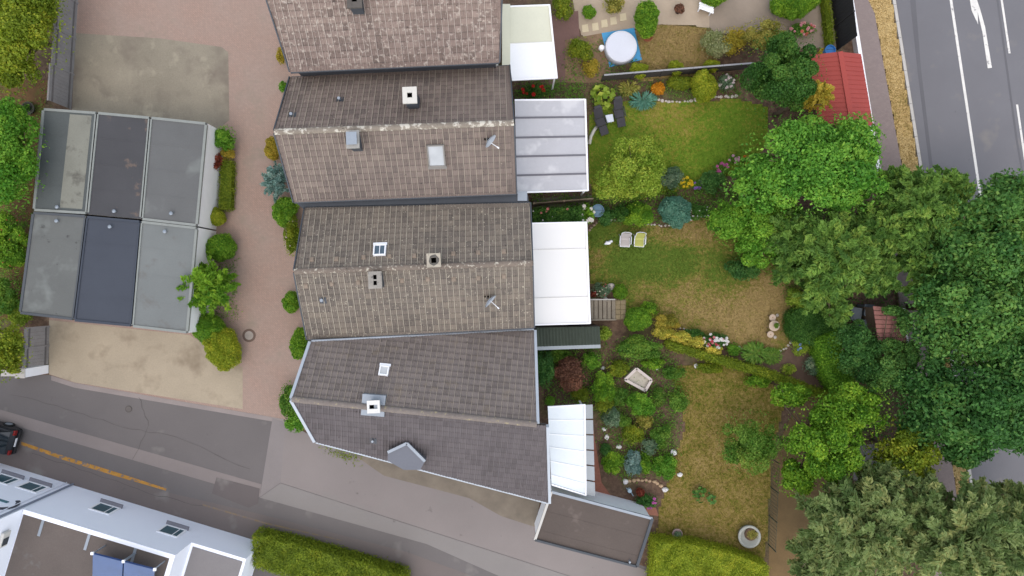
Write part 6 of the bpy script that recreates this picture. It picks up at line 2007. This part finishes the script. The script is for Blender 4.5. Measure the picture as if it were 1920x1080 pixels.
for i, (x, y, rx, ry, pal, l) in enumerate(((1187, 815, 22, 20, 'moss', "olive green shrub in the middle of the round planting"), (1207, 790, 18, 16, 'olive', "grey olive shrub at the top of the round planting"), (1240, 818, 20, 24, 'mid', "green shrub at the right of the round planting"),
        (1150, 866, 20, 24, 'bright', "dark green shrub at the left of the round planting"), (1187, 870, 17, 24, 'spruce', "blue grey shrub in the lower round planting"), (1212, 866, 14, 22, 'bright', "narrow green shrub beside the blue grey shrub"), (1246, 876, 24, 26, 'fresh', "bright green shrub at the lawn side of the planting"), (1218, 838, 16, 16, 'grey', "silvery shrub beside the white stone"))):
    shrub("shrub", l, x, y, rx, ry, .9, pal, 'loose', .095, 1.7, 'shrub', "shrubs of the round planting")
shrub("flower_bush", "pink flowering bush at the corner of the brown garage", 1212, 940, 22, 14, .6, 'deep', 'loose', .09, 1.6, 'flowers', gF, bl=(('#c868b0', 7),), bd=.2)
tree("fruit_tree", "pale green open fruit tree on the dry lawn", 1405, 828, 58, 62, 2.4, 1.2, 'fern', 'loose', .11, 1.0, 'tree', gF)
shrub("perennial", "dark green large leaved plant alone on the dry lawn", 1312, 925, 14, 18, .6, 'dark', 'big', .26, .7, 'plant', gF)
shrub("perennial", "smaller dark green plant beside the lone large leaved plant", 1334, 935, 9, 14, .5, 'deep', 'big', .22, .5, 'plant', gF)
hedge("clipped_hedge", "wide clipped yellow green hedge at the bottom behind the brown garage", [(1228, 1016), (1300, 1022), (1370, 1038), (1440, 1062), (1440, 1120), (1222, 1120)], 1.5, 'lime', .08, 2.0, 'hedge', gF)
hedge("clipped_hedge", "bright green clipped hedge between the street and the white building", [(474, 1003), (560, 1024), (660, 1052), (760, 1082), (760, 1120), (620, 1110), (474, 1062)], 1.5, 'moss', .10, 2.0, 'hedge')
tree("deciduous_tree", "dark green tree beside the bare earth strip", 1540, 830, 70, 84, 3.4, 1.9, 'bright', 'loose', .16, 1.8, 'tree', gF, extra=((1600, 770, 66, 52, 3.2, 1.5), (1490, 895, 34, 36, 2.2, 1.0), (1480, 740, 36, 22, 1.8, .8)))
gR = "trees along the main road"
tree("deciduous_tree", "tall maple green tree over the road beside the yew", 1850, 440, 92, 98, 5.0, 2.6, 'maple', 'loose', .24, 1.6, 'tree', gR, extra=((1895, 370, 60, 50, 4.4, 1.6), (1790, 490, 60, 56, 4.3, 1.7), (1925, 470, 50, 70, 4.6, 1.8)))
tree("deciduous_tree", "tall maple green tree over the pavement below the tallest crown", 1800, 580, 96, 78, 4.8, 2.4, 'maple', 'loose', .24, 1.6, 'tree', gR, extra=((1890, 570, 80, 76, 4.8, 2.0), (1752, 620, 40, 66, 4.0, 1.7), (1850, 650, 80, 56, 4.5, 1.8)))
tree("deciduous_tree", "maple green tree above the gap where the road shows", 1830, 765, 100, 78, 5.0, 2.4, 'deep', 'loose', .24, 1.7, 'tree', gR, extra=((1910, 700, 66, 76, 4.8, 2.0), (1750, 730, 50, 72, 3.9, 1.7), (1905, 800, 50, 50, 4.4, 1.6), (1725, 795, 44, 50, 3.4, 1.4), (1800, 835, 46, 36, 3.8, 1.3)))
tree("conifer", "olive green conifer between yew and maple crowns", 1722, 400, 68, 84, 3.8, 1.9, 'yew', 'spray', .26, 3.4, 'conifer', gR, extra=((1770, 355, 46, 40, 3.6, 1.4), (1720, 480, 46, 50, 3.2, 1.2), (1680, 345, 36, 36, 3.0, 1.2), (1735, 540, 36, 44, 3.2, 1.2)))
tree("deciduous_tree", "olive tree between the dark tree and the maples", 1692, 850, 66, 62, 3.2, 1.6, 'moss', 'loose', .18, 1.5, 'tree', gR)
tree("willow_tree", "grey green feathery willow at the lower right beside the bare earth", 1610, 985, 116, 105, 4.0, 2.0, 'willow', 'spray', .28, 3.2, 'tree', gR, extra=((1660, 910, 60, 50, 3.6, 1.4), (1530, 1050, 50, 60, 3.0, 1.3)))
tree("willow_tree", "grey green feathery willow in the lower right corner", 1790, 995, 118, 100, 4.6, 2.2, 'willow', 'spray', .28, 3.2, 'tree', gR, extra=((1880, 1010, 80, 90, 4.4, 1.8), (1720, 940, 64, 56, 4.2, 1.4), (1900, 940, 50, 36, 4.0, 1.2)))
undergrowth("ground_cover", "shaded undergrowth beneath the road trees", [(1560, 740), (1720, 760), (1740, 900), (1760, 1100), (1480, 1100), (1600, 900)], 2600, .16, 'dark', .6)
undergrowth("ground_cover", "low perennials in the beds of the southern garden", [(1010, 650), (1130, 640), (1270, 665), (1280, 760), (1260, 880), (1180, 900), (1130, 880), (1120, 770), (1020, 760)], 9000, .11, 'mid', .4)

for (x, y, rx, ry, h, pal, l) in ((1165, 745, 20, 18, .8, 'mid', "mid green shrub between the trough and the dark shrub"), (1235, 745, 14, 18, .7, 'fern', "light green shrub between trough and dry lawn"), (1158, 690, 22, 16, .8, 'moss', "olive shrub above the stone trough"),
        (1090, 740, 18, 14, .7, 'moss', "olive shrub above the lean to corner"), (1050, 668, 20, 14, .9, 'mid', "green shrub below the dark shed roof"), (1168, 790, 16, 14, .7, 'mid', "green shrub between grey green and olive shrubs"), (1265, 700, 22, 14, .7, 'mid', "green shrub at the head of the dry lawn"),
        (1225, 682, 20, 12, .7, 'bright', "dark green shrub along the boundary above the trough"), (1330, 690, 26, 10, .6, 'moss', "flat olive shrub at the foot of the boundary hedge"), (1420, 715, 26, 12, .7, 'bright', "flat green shrub under the boundary hedge end"), (1135, 845, 10, 14, .6, 'deep', "dark shrub beside the pinkish long stone"),):
    shrub("shrub", l, x, y, rx, ry, h, pal, 'loose', .095, 1.7, 'shrub', gF)
